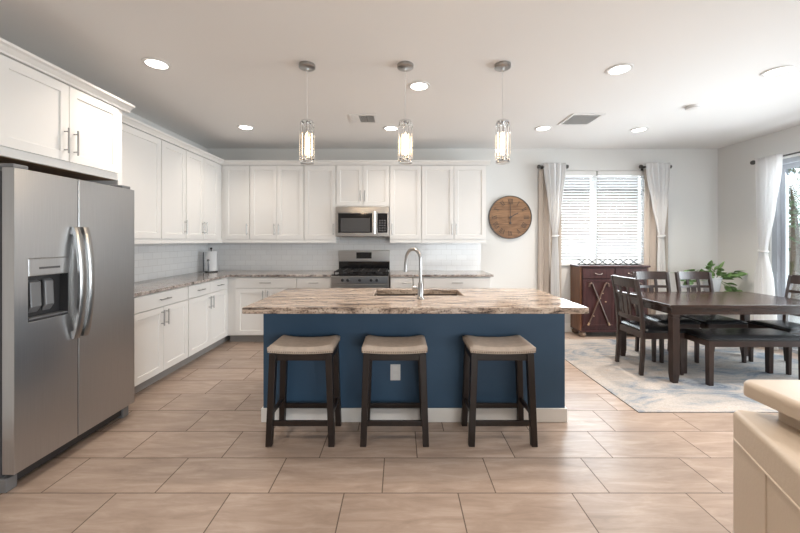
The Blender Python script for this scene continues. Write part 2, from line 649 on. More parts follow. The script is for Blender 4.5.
def thing(name, label, cat, loc=(0, 0, 0), rz=0.0, group=None):
    return tag(empty(name, loc, rz), label, cat, group)


def struct(o, label=None, cat=None):
    return tag(o, label, cat, None, 'structure')


KIDS = {}


def copy_tree(o, parent=None):
    c = o.copy()
    COL.objects.link(c)
    if parent is not None:
        c.parent = parent
    for ch in [x for x in COL.objects if x.parent == o]:
        copy_tree(ch, c)
    return c


# ------------------------------------------------------------------ room shell
XL, XR, YB, YF, H = -2.88, 4.76, 5.36, -4.2, 2.74
T = 0.16
struct(box('floor', M['floor'], XL - T, XR + T, YF - T, YB + T, -0.1, 0.0), 'beige rectangular floor tiles in staggered rows', 'floor')
struct(box('ceiling', M['ceil'], XL - T, XR + T, YF - T, YB + T, H, H + 0.12), 'smooth off white ceiling with recessed lights', 'ceiling')
struct(box('wall_left', M['wall'], XL - T, XL, YF, YB + T, 0, H), 'grey painted wall behind the fridge and left cabinets', 'wall')
WX0, WX1, WZ0, WZ1 = 2.20, 3.71, 0.99, 2.41
struct(MB().box(XL, WX0, YB, YB + T, 0, H).box(WX1, XR + T, YB, YB + T, 0, H).box(WX0, WX1, YB, YB + T, 0, WZ0)
       .box(WX0, WX1, YB, YB + T, WZ1, H).build('wall_back', M['wall']), 'pale grey wall with the clock and the blinds window', 'wall')
DY0, DY1, DZ = 2.02, 4.60, 2.38
struct(MB().box(XR, XR + T, YF, DY0, 0, H).box(XR, XR + T, DY1, YB, 0, H).box(XR, XR + T, DY0, DY1, DZ, H).build('wall_right', M['wall']),
       'pale grey wall holding the sliding patio door', 'wall')
RX0, RX1, RZ0, RZ1 = 0.9, 4.3, 0.2, 2.3  # unseen rear opening, added and placed for the light it lets in
struct(MB().box(XL, RX0, YF - T, YF, 0, H).box(RX1, XR, YF - T, YF, 0, H).box(RX0, RX1, YF - T, YF, 0, RZ0)
       .box(RX0, RX1, YF - T, YF, RZ1, H).build('wall_rear', M['wall']), 'wall behind the camera with a wide opening added for light', 'wall')
struct(box('baseboard_back', M['trimw'], 1.24, XR - 0.015, YB - 0.015, YB, 0, 0.13, bevel=0.004), 'white baseboard along the clock wall', 'baseboard')
struct(box('baseboard_right', M['trimw'], XR - 0.015, XR, DY1 + 0.06, YB - 0.015, 0, 0.13, bevel=0.004), 'white baseboard beside the patio door', 'baseboard')
struct(box('baseboard_left', M['trimw'], XL, XL + 0.015, YF, 1.87, 0, 0.13, bevel=0.004), 'white baseboard on the left wall', 'baseboard')


def window(name, label, x0, x1, y, z0, z1, mull, sill, inward):
    w = struct(empty(name, ((x0 + x1) / 2, y, z0)), label, 'window')
    cx = (x0 + x1) / 2
    hw = (x1 - x0) / 2
    h = z1 - z0
    f = MB()
    fw = 0.05
    f.box(-hw, -hw + fw, -.03, .03, 0, h).box(hw - fw, hw, -.03, .03, 0, h).box(-hw + fw, hw - fw, -.03, .03, 0, fw).box(-hw + fw, hw - fw, -.03, .03, h - fw, h)
    for mx in mull:
        f.box(mx - cx - .035, mx - cx + .035, -.028, .028, fw, h - fw)
    f.build('window_frame', M['frame'], w)
    xs = [x0] + list(mull) + [x1]
    for a, b in zip(xs, xs[1:]):
        box('pane', M['pane'], a - cx + .036, b - cx - .036, -.004, .004, fw, h - fw, w)
    if sill:
        box('window_sill', M['trimw'], -hw, hw, -.135, -.03, 0.0, 0.02, w, bevel=0.005)
    return w


window('window_1', 'white framed window behind closed horizontal blinds', WX0, WX1, YB + 0.11, WZ0, WZ1, [(WX0 + WX1) / 2], True, -1)
window('window_2', 'unseen wide window added behind the camera for fill light', RX0, RX1, YF - 0.1, RZ0, RZ1, [2.0, 3.2], False, 1)  # invented window, only there to admit the rear fill

# sliding patio door in the right wall
d = struct(empty('door_1', (XR + 0.07, DY0, 0)), 'grey framed sliding glass patio door', 'door')
L = DY1 - DY0
f = MB().box(-.05, .05, 0, .07, 0, DZ).box(-.05, .05, L - .06, L, 0, DZ).box(-.05, .05, .07, L - .06, DZ - .06, DZ).box(-.05, .05, .07, L - .06, 0, .04)
f.build('door_frame', M['doorframe'], d)
for a, b, xo in ((.07, L / 2 + .04, -.022), (L / 2 - .04, L - .06, .022)):
    s = MB().box(xo - .018, xo + .018, a, a + .05, .04, DZ - .06).box(xo - .018, xo + .018, b - .05, b, .04, DZ - .06)
    s.box(xo - .018, xo + .018, a + .05, b - .05, .04, .12).box(xo - .018, xo + .018, a + .05, b - .05, DZ - .12, DZ - .06)
    sa = s.build('sliding_sash', M['doorframe'], d)
    box('pane', M['pane'], xo - .004, xo + .004, a + .05, b - .05, .12, DZ - .12, sa)

# ------------------------------------------------------------------ outdoors
struct(box('exterior_ground', M['concrete'], -14, 20, -16, 18, -0.3, -0.12), 'pale concrete patio and yard outside', 'ground')
struct(box('exterior_wall', M['block'], 9.5, 9.7, -8, 12, -0.12, 1.75), 'tan block garden wall beyond the patio door', 'wall')
struct(box('exterior_wall', M['block'], -8, 9.5, 8.6, 8.8, -0.12, 1.35), 'tan block garden wall beyond the dining window', 'wall')
hs = thing('neighbour_house', 'tan stucco house across the yard behind the window blinds', 'house', (4.6, 13.0, -0.12))
box('house_wall', M['stucco'], -5, 3.2, -2, 3, 0, 3.0, hs)
MB().prism_x([(-2.5, 3.0), (3.5, 3.0), (0.5, 4.5)], -5.4, 3.6).build('house_roof', M['rooftile'], hs)


def garden_tree(label, x, y, h, r, seed):
    rnd = random.Random(seed)
    t = thing('garden_tree', label, 'tree', (x, y, -0.12), 0, 'garden trees beyond the patio door')
    MB().tube([(0, 0, 0), (.04, .02, h * .4), (0, .05, h * .75)], [.09, .07, .03], 8).build('trunk', M['bark'], t, True)
    cb = MB()
    for _ in range(1500):
        v = Vector((rnd.gauss(0, 1), rnd.gauss(0, 1), rnd.gauss(0, 1))).normalized() * (rnd.random() ** 0.4)
        c = Vector((v.x * r, v.y * r, h * .68 + v.z * h * .34))
        m = Matrix.Translation(c) @ Matrix.Rotation(rnd.uniform(0, 6.3), 4, Vector((rnd.random(), rnd.random(), rnd.random() + .1)).normalized())
        s = rnd.uniform(.05, .11)
        q = [cb.bm.verts.new(m @ Vector(p)) for p in ((-s, 0, 0), (0, -s * .45, .01), (s, 0, 0), (0, s * .45, .01))]
        cb.bm.faces.new(q)
    cb.build('crown', M['treeleaf'], t)


garden_tree('leafy tree against the block wall seen through the patio door glass', 8.6, 7.8, 3.6, 1.5, 3)
garden_tree('leafy tree further along the block wall beside the patio', 8.4, 4.6, 3.2, 1.2, 5)


# ------------------------------------------------------------------ cabinets
def shaker(mb, x0, x1, z0, z1, y=0.0, t=0.02, st=0.058, rec=0.009):
    """framed door front: outer face at y, body reaches back to y + t"""
    bm = mb.bm
    o = [(x0, z0), (x1, z0), (x1, z1), (x0, z1)]
    i = [(x0 + st, z0 + st), (x1 - st, z0 + st), (x1 - st, z1 - st), (x0 + st, z1 - st)]
    bw = 0.004
    i2 = [(x0 + st + bw, z0 + st + bw), (x1 - st - bw, z0 + st + bw), (x1 - st - bw, z1 - st - bw), (x0 + st + bw, z1 - st - bw)]
    A = [bm.verts.new((x, y, z)) for x, z in o]
    B = [bm.verts.new((x, y, z)) for x, z in i]
    Cc = [bm.verts.new((x, y + rec, z)) for x, z in i2]
    D = [bm.verts.new((x, y + t, z)) for x, z in o]
    for k in range(4):
        n = (k + 1) % 4
        bm.faces.new((A[k], A[n], B[n], B[k]))
        bm.faces.new((B[k], B[n], Cc[n], Cc[k]))
        bm.faces.new((A[k], D[k], D[n], A[n]))
    bm.faces.new(Cc)
    bm.faces.new(D[::-1])
    return mb


def pull(parent, cx, cz, length, vertical, y=0.0):
    h = length / 2
    b = MB()
    if vertical:
        b.tube([(cx, y - .03, cz - h), (cx, y - .03, cz + h)], .0055, 10)
        for s in (-1, 1):
            b.tube([(cx, y, cz + s * h * .72), (cx, y - .03, cz + s * h * .72)], .0045, 8)
    else:
        b.tube([(cx - h, y - .03, cz), (cx + h, y - .03, cz)], .0055, 10)
        for s in (-1, 1):
            b.tube([(cx + s * h * .72, y, cz), (cx + s * h * .72, y - .03, cz)], .0045, 8)
    return b.build('handle', M['nickel'], parent, True)


G = 0.0025


def base_cabinet(label, loc, rz, body, drawers, doors, depth=0.60, group='white base cabinets'):
    """local: x along the run, front faces at y=0, cabinet body behind; z up from the floor"""
    t = thing('base_cabinet', label, 'cabinet', loc, rz, group)
    x0, x1 = body
    box('cabinet_body', M['cab'], x0, x1, .021, depth, .10, .884, t)
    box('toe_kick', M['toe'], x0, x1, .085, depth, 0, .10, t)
    for a, b in drawers:
        dr = box('drawer', M['cab'], a + G, b - G, 0, .02, .735, .874, t, bevel=.003)
        pull(dr, (a + b) / 2, .805, .15 if b - a > .5 else .13, False)
    for a, b, hs_ in doors:
        dm = shaker(MB(), a + G, b - G, .112, .728).build('door', M['cab'], t)
        hx = a + .032 if hs_ == 'l' else b - .032
        pull(dm, hx, .628, .15, True)
    return t


def upper_cabinet(label, loc, rz, body, doors, z1=2.425, z0=1.372, depth=.33, rail=True, group='white wall cabinets', hz=0.15):
    t = thing('wall_cabinet', label, 'cabinet', (loc[0], loc[1], z0), rz, group)
    h = z1 - z0
    x0, x1 = body
    box('cabinet_body', M['cab'], x0, x1, .021, depth, 0, h, t)
    for a, b, s in doors:
        dm = shaker(MB(), a + G, b - G, .014, h - .012).build('door', M['cab'], t)
        hx = a + .03 if s == 'l' else b - .03
        pull(dm, hx, hz, .155, True)
    if rail:
        box('light_rail', M['cab'], x0, x1, .004, .05, -.038, 0, t)
    return t


# left run: x of local frame runs to +Y, faces +X
FXB = -2.275
LB = (FXB, 0, 0)
base_cabinet('white base cabinet beside the fridge with one wide drawer over two doors', LB, R(90), (2.94, 3.848), [(3.045, 3.845)], [(3.045, 3.445, 'r'), (3.445, 3.845, 'l')])
base_cabinet('white corner base cabinet on left wall with two narrow drawers over doors', LB, R(90), (3.85, 5.34), [(3.855, 4.29), (4.29, 4.72)], [(3.855, 4.29, 'r'), (4.29, 4.72, 'l')])
FYB = 4.752
BB = (0, FYB, 0)
base_cabinet('white back wall base cabinet right of corner, wide drawer above doors', BB, 0, (-2.2955, -1.372), [(-2.185, -1.375)], [(-2.185, -1.78, 'r'), (-1.78, -1.375, 'l')])
base_cabinet('white narrow base cabinet with single drawer immediately left of range', BB, 0, (-1.370, -.912), [(-1.368, -.915)], [(-1.368, -.915, 'r')])
base_cabinet('white narrow base cabinet with single drawer immediately right of range', BB, 0, (-.128, .305), [(-.126, .303)], [(-.126, .303, 'l')])
base_cabinet('white wide base cabinet at right end of the back counter', BB, 0, (.307, 1.205), [(.309, 1.203)], [(.309, .756, 'r'), (.756, 1.203, 'l')])

# upper cabinets
FXU = -2.49
LU = (FXU, 0, 0)
UD = .386
upper_cabinet('white wall cabinet on left wall, single wide door nearest the fridge', LU, R(90), (2.945, 3.738), [(2.95, 3.735, 'l')], depth=UD)
upper_cabinet('white wall cabinet on left wall, narrow door hinged left, second from fridge', LU, R(90), (3.74, 4.168), [(3.742, 4.166, 'r')], depth=UD)
upper_cabinet('white double door wall cabinet on left wall, next to the corner', LU, R(90), (4.17, 5.34), [(4.172, 4.538, 'r'), (4.538, 4.904, 'l')], depth=UD)
FYU = 5.02
BU = (0, FYU, 0)
upper_cabinet('white single door wall cabinet on back wall beside the corner', BU, 0, (-2.5105, -2.108), [(-2.465, -2.11, 'r')])
upper_cabinet('white double door wall cabinet above paper towels and corner counter', BU, 0, (-2.106, -1.347), [(-2.104, -1.727, 'r'), (-1.727, -1.349, 'l')])
upper_cabinet('white single door wall cabinet immediately left of the microwave', BU, 0, (-1.345, -.899), [(-1.343, -.901, 'r')])
upper_cabinet('white short double door cabinet directly above the microwave', BU, 0, (-.897, -.145), [(-.895, -.521, 'r'), (-.521, -.147, 'l')], z0=1.838, rail=False)
upper_cabinet('white single door wall cabinet immediately right of the microwave', BU, 0, (-.143, .302), [(-.141, .300, 'l')])
upper_cabinet('white double door wall cabinet at right end near the clock', BU, 0, (.304, 1.21), [(.306, .757, 'r'), (.757, 1.208, 'l')])

# fridge surround: cabinet above plus tall side panels
fc = thing('fridge_cabinet', 'white deep two door cabinet above the stainless fridge', 'cabinet', (-2.25, 0, 1.85), R(90), 'white wall cabinets')
box('cabinet_body', M['cab'], 1.885, 2.925, .021, .62, .05, .575, fc)
box('cabinet_floor', M['raw'], 1.925, 2.882, .045, .62, -.002, .05, fc)
box('bottom_rail', M['cab'], 1.925, 2.882, .021, .045, 0, .05, fc)
for a, b, s in ((2.0, 2.435, 'r'), (2.435, 2.87, 'l')):
    dm = shaker(MB(), a + G, b - G, .052, .565).build('door', M['cab'], fc)
    pull(dm, a + .035 if s == 'l' else b - .035, .185, .17, True)
for k, (a, b, lab) in enumerate(((2.883, 2.925, 'tall white end panel between fridge and left base cabinets'), (1.884, 1.923, 'tall white end panel on camera side of the fridge'))):
    p = thing('fridge_side_panel', lab, 'panel', (-2.27, 0, 0), R(90), 'fridge surround panels')
    box('panel_board', M['cab'], a, b, .0, .60, 0, 1.8995, p, bevel=.002)

# crown moulding runs
CP = [(0.03, 0.0), (-0.004, 0.0), (-0.008, 0.012), (-0.030, 0.034), (-0.048, 0.042), (-0.052, 0.056), (0.03, 0.056)]


def crown(name, label, x0, x1, loc, rz, end_r=False, end_l=False, back=.3):
    c = struct(empty(name, loc, rz), label, 'moulding')
    m = MB().prism_x(CP, x0 - (.05 if end_l else 0), x1 + (.05 if end_r else 0))
    if end_r:
        m.box(x1 + .0, x1 + .05, 0.02, back, .036, .056).box(x1, x1 + .012, .02, back, 0, .04)
    if end_l:
        m.box(x0 - .05, x0, 0.02, back, .036, .056).box(x0 - .012, x0, .02, back, 0, .04)
    m.build('moulding_profile', M['cab'], c)
    return c


crown('trim_1', 'white crown moulding on top of the left wall cabinets', 2.97, FYU + .02, (FXU, 0, 2.426), R(90))
crown('trim_2', 'white crown moulding on top of the back wall cabinets', FXU - .02, 1.21, (0, FYU, 2.426), 0, end_r=True)
crown('trim_3', 'white crown moulding on the cabinet above the fridge', 1.885, 2.925, (-2.25, 0, 2.426), R(90), end_r=True, end_l=True, back=.28)

# ------------------------------------------------------------------ counters and backsplash
CT0, CT1 = .885, .915
cl = MB().prism([(XL + .004, 2.94), (-2.245, 2.94), (-2.245, 4.72), (-.905, 4.72), (-.905, YB - .004), (XL + .004, YB - .004)], CT0, CT1)
tag(cl.build('granite_countertop', M['granite2'], bevel=.004), 'L-shaped speckled granite counter from fridge round to the range', 'countertop', 'granite countertops')
tag(box('granite_countertop', M['granite2'], -.135, 1.235, 4.72, YB - .004, CT0, CT1, bevel=.004), 'short granite counter right of the range, under the end wall cabinets', 'countertop', 'granite countertops')
struct(box('backsplash', M['subX'], XL + .009, 1.205, YB - .009, YB, CT1, 1.372), 'white subway tile backsplash on back wall', 'backsplash')
struct(box('backsplash', M['subY'], XL, XL + .009, 2.93, YB, CT1, 1.372), 'white subway tile backsplash on left wall', 'backsplash')

# ------------------------------------------------------------------ island
IX0, IX1, IY0, IY1 = -1.03, 1.243, 2.70, 3.335
isl = thing('kitchen_island', 'navy blue kitchen island under the beige granite top', 'island', ((IX0 + IX1) / 2, IY0, 0))
hw = (IX1 - IX0) / 2
dp = IY1 - IY0
box('island_body', M['navy'], -hw, hw, 0, .02, .0, .871, isl)
MB().box(-hw, -hw + .03, .02, dp, 0, .871).box(hw - .03, hw, .02, dp, 0, .871).box(-hw + .03, hw - .03, dp - .03, dp, .1, .871).build('island_carcass', M['navy'], isl)
MB().box(-hw - .014, hw + .014, -.014, -.0005, 0, .104).box(-hw - .014, -hw - .0005, -.0005, dp, 0, .104).box(hw + .0005, hw + .014, -.0005, dp, 0, .104).build('baseboard', M['trimw'], isl, bevel=.004)
ox = -.035 - (IX0 + IX1) / 2
ou = box('wall_outlet', M['outlet'], ox - .038, ox + .038, -.007, -.0005, .312, .433, isl, bevel=.003)
ou['label'] = 'white outlet plate with two sockets'
MB().box(ox - .017, ox + .017, -.0095, -.0072, .385, .419).box(ox - .017, ox + .017, -.0095, -.0072, .327, .361).build('socket', M['trimw'], ou, bevel=.004)

SX0, SX1, SY0, SY1 = -.215, .52, 2.925, 3.29
TX0, TX1, TY0, TY1 = -1.062, 1.270, 2.404, 3.375
it = MB()
bm = it.bm
def ringrect(x0, x1, y0, y1, z):
    return [bm.verts.new(p) for p in ((x0, y0, z), (x1, y0, z), (x1, y1, z), (x0, y1, z))]
CI0 = .872
oT, oB = ringrect(TX0, TX1, TY0, TY1, CT1), ringrect(TX0, TX1, TY0, TY1, CI0)
iT, iB = ringrect(SX0, SX1, SY0, SY1, CT1), ringrect(SX0, SX1, SY0, SY1, CI0)
for k in range(4):
    n = (k + 1) % 4
    bm.faces.new((oT[k], oT[n], iT[n], iT[k]))
    bm.faces.new((oB[n], oB[k], iB[k], iB[n]))
    bm.faces.new((oB[k], oB[n], oT[n], oT[k]))
    bm.faces.new((iB[n], iB[k], iT[k], iT[n]))
tag(it.build('granite_countertop', M['granite'], bevel=.006, seg=3), 'large beige and brown veined granite slab on the navy island', 'countertop', 'granite countertops')

# double bowl sink hung under the island slab
sk = thing('kitchen_sink', 'dark double bowl sink set into the island granite', 'sink', ((SX0 + SX1) / 2, (SY0 + SY1) / 2, .70))
sw, sd = (SX1 - SX0) / 2 + .006, (SY1 - SY0) / 2 + .006
for a, b in ((-sw, -.006), (.006, sw)):
    MB().box(a, b, -sd, sd, -.02, -.012).box(a, a + .008, -sd, sd, -.012, .171).box(b - .008, b, -sd, sd, -.012, .171).box(a + .008, b - .008, -sd, -sd + .008, -.012, .171).box(a + .008, b - .008, sd - .008, sd, -.012, .171).build('bowl', M['sink'], sk)
box('divider', M['sink'], -.006, .006, -sd, sd, .0, .165, sk)
for x in (-.19, .19):
    MB().lathe([(.04, -.012), (.042, -.008), (.036, -.007), (.02, -.009)], (x, 0, 0)).build('drain', M['chrome'], sk, True)

# faucet
fa = thing('kitchen_faucet', 'chrome gooseneck faucet standing on the island in front of sink', 'faucet', (.158, 2.77, CT1))
MB().lathe([(.028, 0), (.028, .006), (.022, .012), (.020, .12), (.016, .125)]).build('faucet_base', M['nickel'], fa, True)
pts = [(0, 0, .11), (0, 0, .30)]
for k in range(1, 13):
    a = math.pi * k / 12
    pts.append((-.055 + .055 * math.cos(a), .045 - .045 * math.cos(a), .30 + .082 * math.sin(a)))
nb = pts[-1]
pts.append((nb[0] - .003, nb[1] + .003, .265))
MB().tube(pts, .0125, 14).build('gooseneck', M['nickel'], fa, True)
MB().tube([(nb[0] - .003, nb[1] + .003, .268), (nb[0] - .006, nb[1] + .006, .20)], [.0125, .0135], 14).build('spray_head', M['nickel'], fa, True)
lv = MB().tube([(-.018, 0, .085), (-.062, 0, .085)], .0145, 14)
lv.tube([(-.055, 0, .095), (-.058, -.004, .185)], [.005, .0042], 8)
lv.build('lever_handle', M['nickel'], fa, True)

# ------------------------------------------------------------------ fridge
fr = thing('refrigerator', 'stainless side-by-side refrigerator with ice and water dispenser', 'refrigerator', (-2.08, 1.93, 0), R(90))
# local x: along the wall (0 near camera side), y: from door front back
FW = .876
box('fridge_case', M['fridge_side'], .012, FW - .012, .085, .78, .06, 1.745, fr, bevel=.006)
box('door_gasket', M['gasket'], .02, FW - .02, .068, .085, .11, 1.74, fr)
sx = .384
fd = MB()
# freezer door built round the dispenser recess
dx0, dx1, dz0, dz1 = .072, .318, .905, 1.262
bm = fd.bm
def rect(x0, x1, z0, z1, y):
    return [bm.verts.new(p) for p in ((x0, y, z0), (x1, y, z0), (x1, y, z1), (x0, y, z1))]
A, B, Cc, D = rect(.0, sx - .004, .10, 1.76, 0), rect(dx0, dx1, dz0, dz1, 0), rect(dx0, dx1, dz0, dz1, .06), rect(.0, sx - .004, .10, 1.76, .067)
for k in range(4):
    n = (k + 1) % 4
    bm.faces.new((A[k], A[n], B[n], B[k]))
    bm.faces.new((B[k], B[n], Cc[n], Cc[k]))
    bm.faces.new((A[k], D[k], D[n], A[n]))
bm.faces.new(Cc)
bm.faces.new(D[::-1])
fz = fd.build('freezer_door', M['steel'], fr, bevel=.003)
MB().box(dx0, dx1, .052, .0595, dz0, dz1).box(dx0, dx0 + .004, .003, .052, dz0, dz1).box(dx1 - .004, dx1, .003, .052, dz0, dz1).box(dx0 + .004, dx1 - .004, .003, .052, dz0, dz0 + .012).build('dispenser_recess', M['dark'], fz)
o = MB().box(dx0, dx1, -.002, .05, dz1 - .10, dz1).build('dispenser_panel', M['steel'], fz, bevel=.004)
MB().box(dx0 + .06, dx1 - .06, -.0035, -.001, dz1 - .062, dz1 - .050).build('dispenser_buttons', M['gasket'], fz)
MB().prism_x([(.05, .945), (.020, .985), (.026, 1.125), (.05, 1.14)], dx0 + .035, dx0 + .10).prism_x([(.05, .945), (.024, .985), (.03, 1.125), (.05, 1.14)], dx0 + .125, dx0 + .18).build('dispenser_paddle', M['greyplastic'], fz, bevel=.006)
MB().box(dx0 + .006, dx1 - .006, .0, .05, dz0 + .0125, dz0 + .02).build('drip_tray', M['greyplastic'], fz)
rd = box('refrigerator_door', M['steel'], sx + .004, FW, 0, .067, .10, 1.76, fr, bevel=.003)
for door, hx in ((fz, sx - .032), (rd, sx + .036)):
    hp = []
    for k in range(17):
        u = k / 16
        hp.append((hx, -.012 - .042 * math.sin(math.pi * u) ** .7, .742 + .71 * u))
    m = MB()
    prev = None
    rings = []
    for k, p in enumerate(hp):
        wv = .021
        th = .012
        q = [m.bm.verts.new((p[0] + i * wv, p[1] + j * th, p[2])) for i, j in ((-1, -.6), (-.5, -1), (.5, -1), (1, -.6), (1, .8), (-1, .8))]
        rings.append(q)
    for a, b in zip(rings, rings[1:]):
        for i in range(6):
            m.bm.faces.new((a[i], a[(i + 1) % 6], b[(i + 1) % 6], b[i]))
    m.bm.faces.new(rings[0][::-1])
    m.bm.faces.new(rings[-1])
    m.box(hx - .014, hx + .014, -.012, .001, .742, .79).box(hx - .014, hx + .014, -.012, .001, 1.405, 1.452)
    m.build('handle', M['nickel'], door, True)
box('door_gap_shade', M['dark'], sx - .0039, sx + .0039, .004, .066, .11, 1.75, fr)  # dark strip that puts shade into the gap between the doors
box('toe_grille', M['dark'], .06, FW - .06, .06, .10, .025, .10, fr)
for x in (.0, FW - .06):
    MB().box(x, x + .06, .045, .14, 0, .075).build('foot', M['greyplastic'], fr, bevel=.006)
for x in (.015, FW - .095):
    MB().box(x, x + .08, .02, .12, 1.762, 1.785).box(x + .02, x + .06, .06, .2, 1.745, 1.775).build('hinge_cover', M['greyplastic'], fr, bevel=.005)

# ------------------------------------------------------------------ range
rg = thing('gas_range', 'stainless gas range with black grates between the base cabinets', 'stove', (-.528, 4.715, 0))
RW = .378
box('range_body', M['steel_h'], -RW, RW, .03, .635, .10, .885, rg)
box('toe_panel', M['dark'], -RW + .01, RW - .01, .08, .6, 0, .10, rg)
box('cooktop', M['blackglass'], -RW, RW, .01, .56, .885, .917, rg, bevel=.004)
box('control_panel', M['steel_h'], -RW, RW, -.012, .03, .795, .897, rg, bevel=.004)
for x in (-.225, -.155, .0, .15, .225):
    kb = MB().lathe([(.022, -.012), (.022, -.018), (.019, -.04), (.010, -.042)], (x, 0, .845), 20, 'Y').build('knob', M['dark'], rg, True)
od = box('oven_door', M['steel_h'], -RW, RW, -.008, .028, .29, .785, rg, bevel=.004)
box('oven_window', M['blackglass'], -.26, .26, -.011, -.007, .39, .64, od)
MB().tube([(-.32, -.06, .735), (.32, -.06, .735)], .012, 12).tube([(-.30, -.06, .735), (-.30, -.008, .735)], .009, 8).tube([(.30, -.06, .735), (.30, -.008, .735)], .009, 8).build('handle', M['steel_h'], od, True)
wd = box('warming_drawer', M['steel_h'], -RW, RW, -.008, .028, .11, .28, rg, bevel=.004)
bgd = MB().box(-RW, RW, .565, .635, .885, .93).box(-RW, RW, .565, .635, 1.055, 1.218).box(-RW, RW, .60, .635, .93, 1.055)
bgd.build('backguard', M['steel_h'], rg, bevel=.004)
box('vent_band', M['blackglass'], -RW + .004, RW - .004, .574, .599, .93, 1.055, rg)
box('clock_display', M['blackglass'], -.115, .11, .560, .5655, 1.10, 1.19, rg)
for gx0, gx1 in ((-.35, -.125), (-.115, .115), (.125, .35)):
    g = MB()
    for yy in (.05, .18, .29, .40, .53):
        g.bar((gx0, yy, .950), (gx1, yy, .950), .012, .012)
    for xx in (gx0 + .006, (gx0 + gx1) / 2, gx1 - .006):
        g.bar((xx, .05, .950), (xx, .53, .950), .012, .012)
    for xx in (gx0 + .006, gx1 - .006):
        for yy in (.05, .53):
            g.box(xx - .006, xx + .006, yy - .006, yy + .006, .917, .945)
    g.build('grate', M['iron'], rg)
for bx, by in ((-.24, .15), (-.24, .42), (0, .29), (.24, .15), (.24, .42)):
    MB().lathe([(.05, .917), (.05, .925), (.035, .928), (.032, .938), (.01, .939)], (bx, by, 0), 20).build('burner', M['iron'], rg, True)

# ------------------------------------------------------------------ microwave
mw = thing('microwave', 'stainless over-the-range microwave under the short cabinet', 'microwave', (-.52, 4.965, 1.42))
MWH = .413
box('microwave_case', M['steel_h'], -.374, .374, .03, .38, 0, MWH, mw)
box('vent_band', M['steel_h'], -.374, .374, -.004, .03, .335, MWH, mw, bevel=.003)
md = box('microwave_door', M['steel_h'], -.374, .205, -.012, .029, 0, .333, mw, bevel=.004)
box('door_glass', M['blackglass'], -.335, .135, -.0155, -.0115, .052, .322, md)
box('window', M['screen'], -.30, .105, -.0175, -.0153, .065, .255, md)
MB().tube([(.168, -.05, .04), (.168, -.05, .345)], .013, 12).tube([(.168, -.05, .07), (.168, -.01, .07)], .008, 8).tube([(.168, -.05, .305), (.168, -.01, .305)], .008, 8).build('handle', M['chrome'], md, True)
cpn = box('control_panel', M['steel_h'], .208, .374, -.010, .029, 0, .333, mw, bevel=.004)
box('keypad', M['blackglass'], .212, .345, -.0135, -.0095, .052, .322, cpn)
kp = MB()
for r_ in range(5):
    for c_ in range(3):
        kp.box(.228 + c_ * .036, .252 + c_ * .036, -.0145, -.0133, .075 + r_ * .034, .094 + r_ * .034)
kp.build('keypad_button', M['gasket'], cpn)
box('grease_filter', M['gasket'], -.30, .30, .06, .34, -.006, 0, mw)

# ------------------------------------------------------------------ paper towel holder
pt = thing('paper_towel_holder', 'black paper towel holder with white roll in the counter corner', 'paper towel holder', (-2.70, 5.12, CT1))
MB().lathe([(.085, 0), (.085, .012), (.02, .016)], seg=28).build('base', M['blackmetal'], pt, True)
MB().lathe([(.02, .016), (.077, .017), (.079, .03), (.079, .285), (.077, .295), (.02, .296)], seg=32).build('paper_roll', M['paper'], pt, True)
MB().tube([(0, 0, .29), (0, 0, .325)], .006, 10).ball((0, 0, .335), .016).build('center_post', M['blackmetal'], pt, True)
MB().tube([(-.078, -.05, .01), (-.082, -.055, .15), (-.08, -.053, .285)], .006, 8).build('tension_arm', M['blackmetal'], pt, True)
MB().tube([(.005, -.081, .012), (.008, -.088, .10), (.004, -.086, .16)], [.012, .010, .006], 8).ball((.004, -.088, .172), .017).build('front_clip', M['greyplastic'], pt, True)


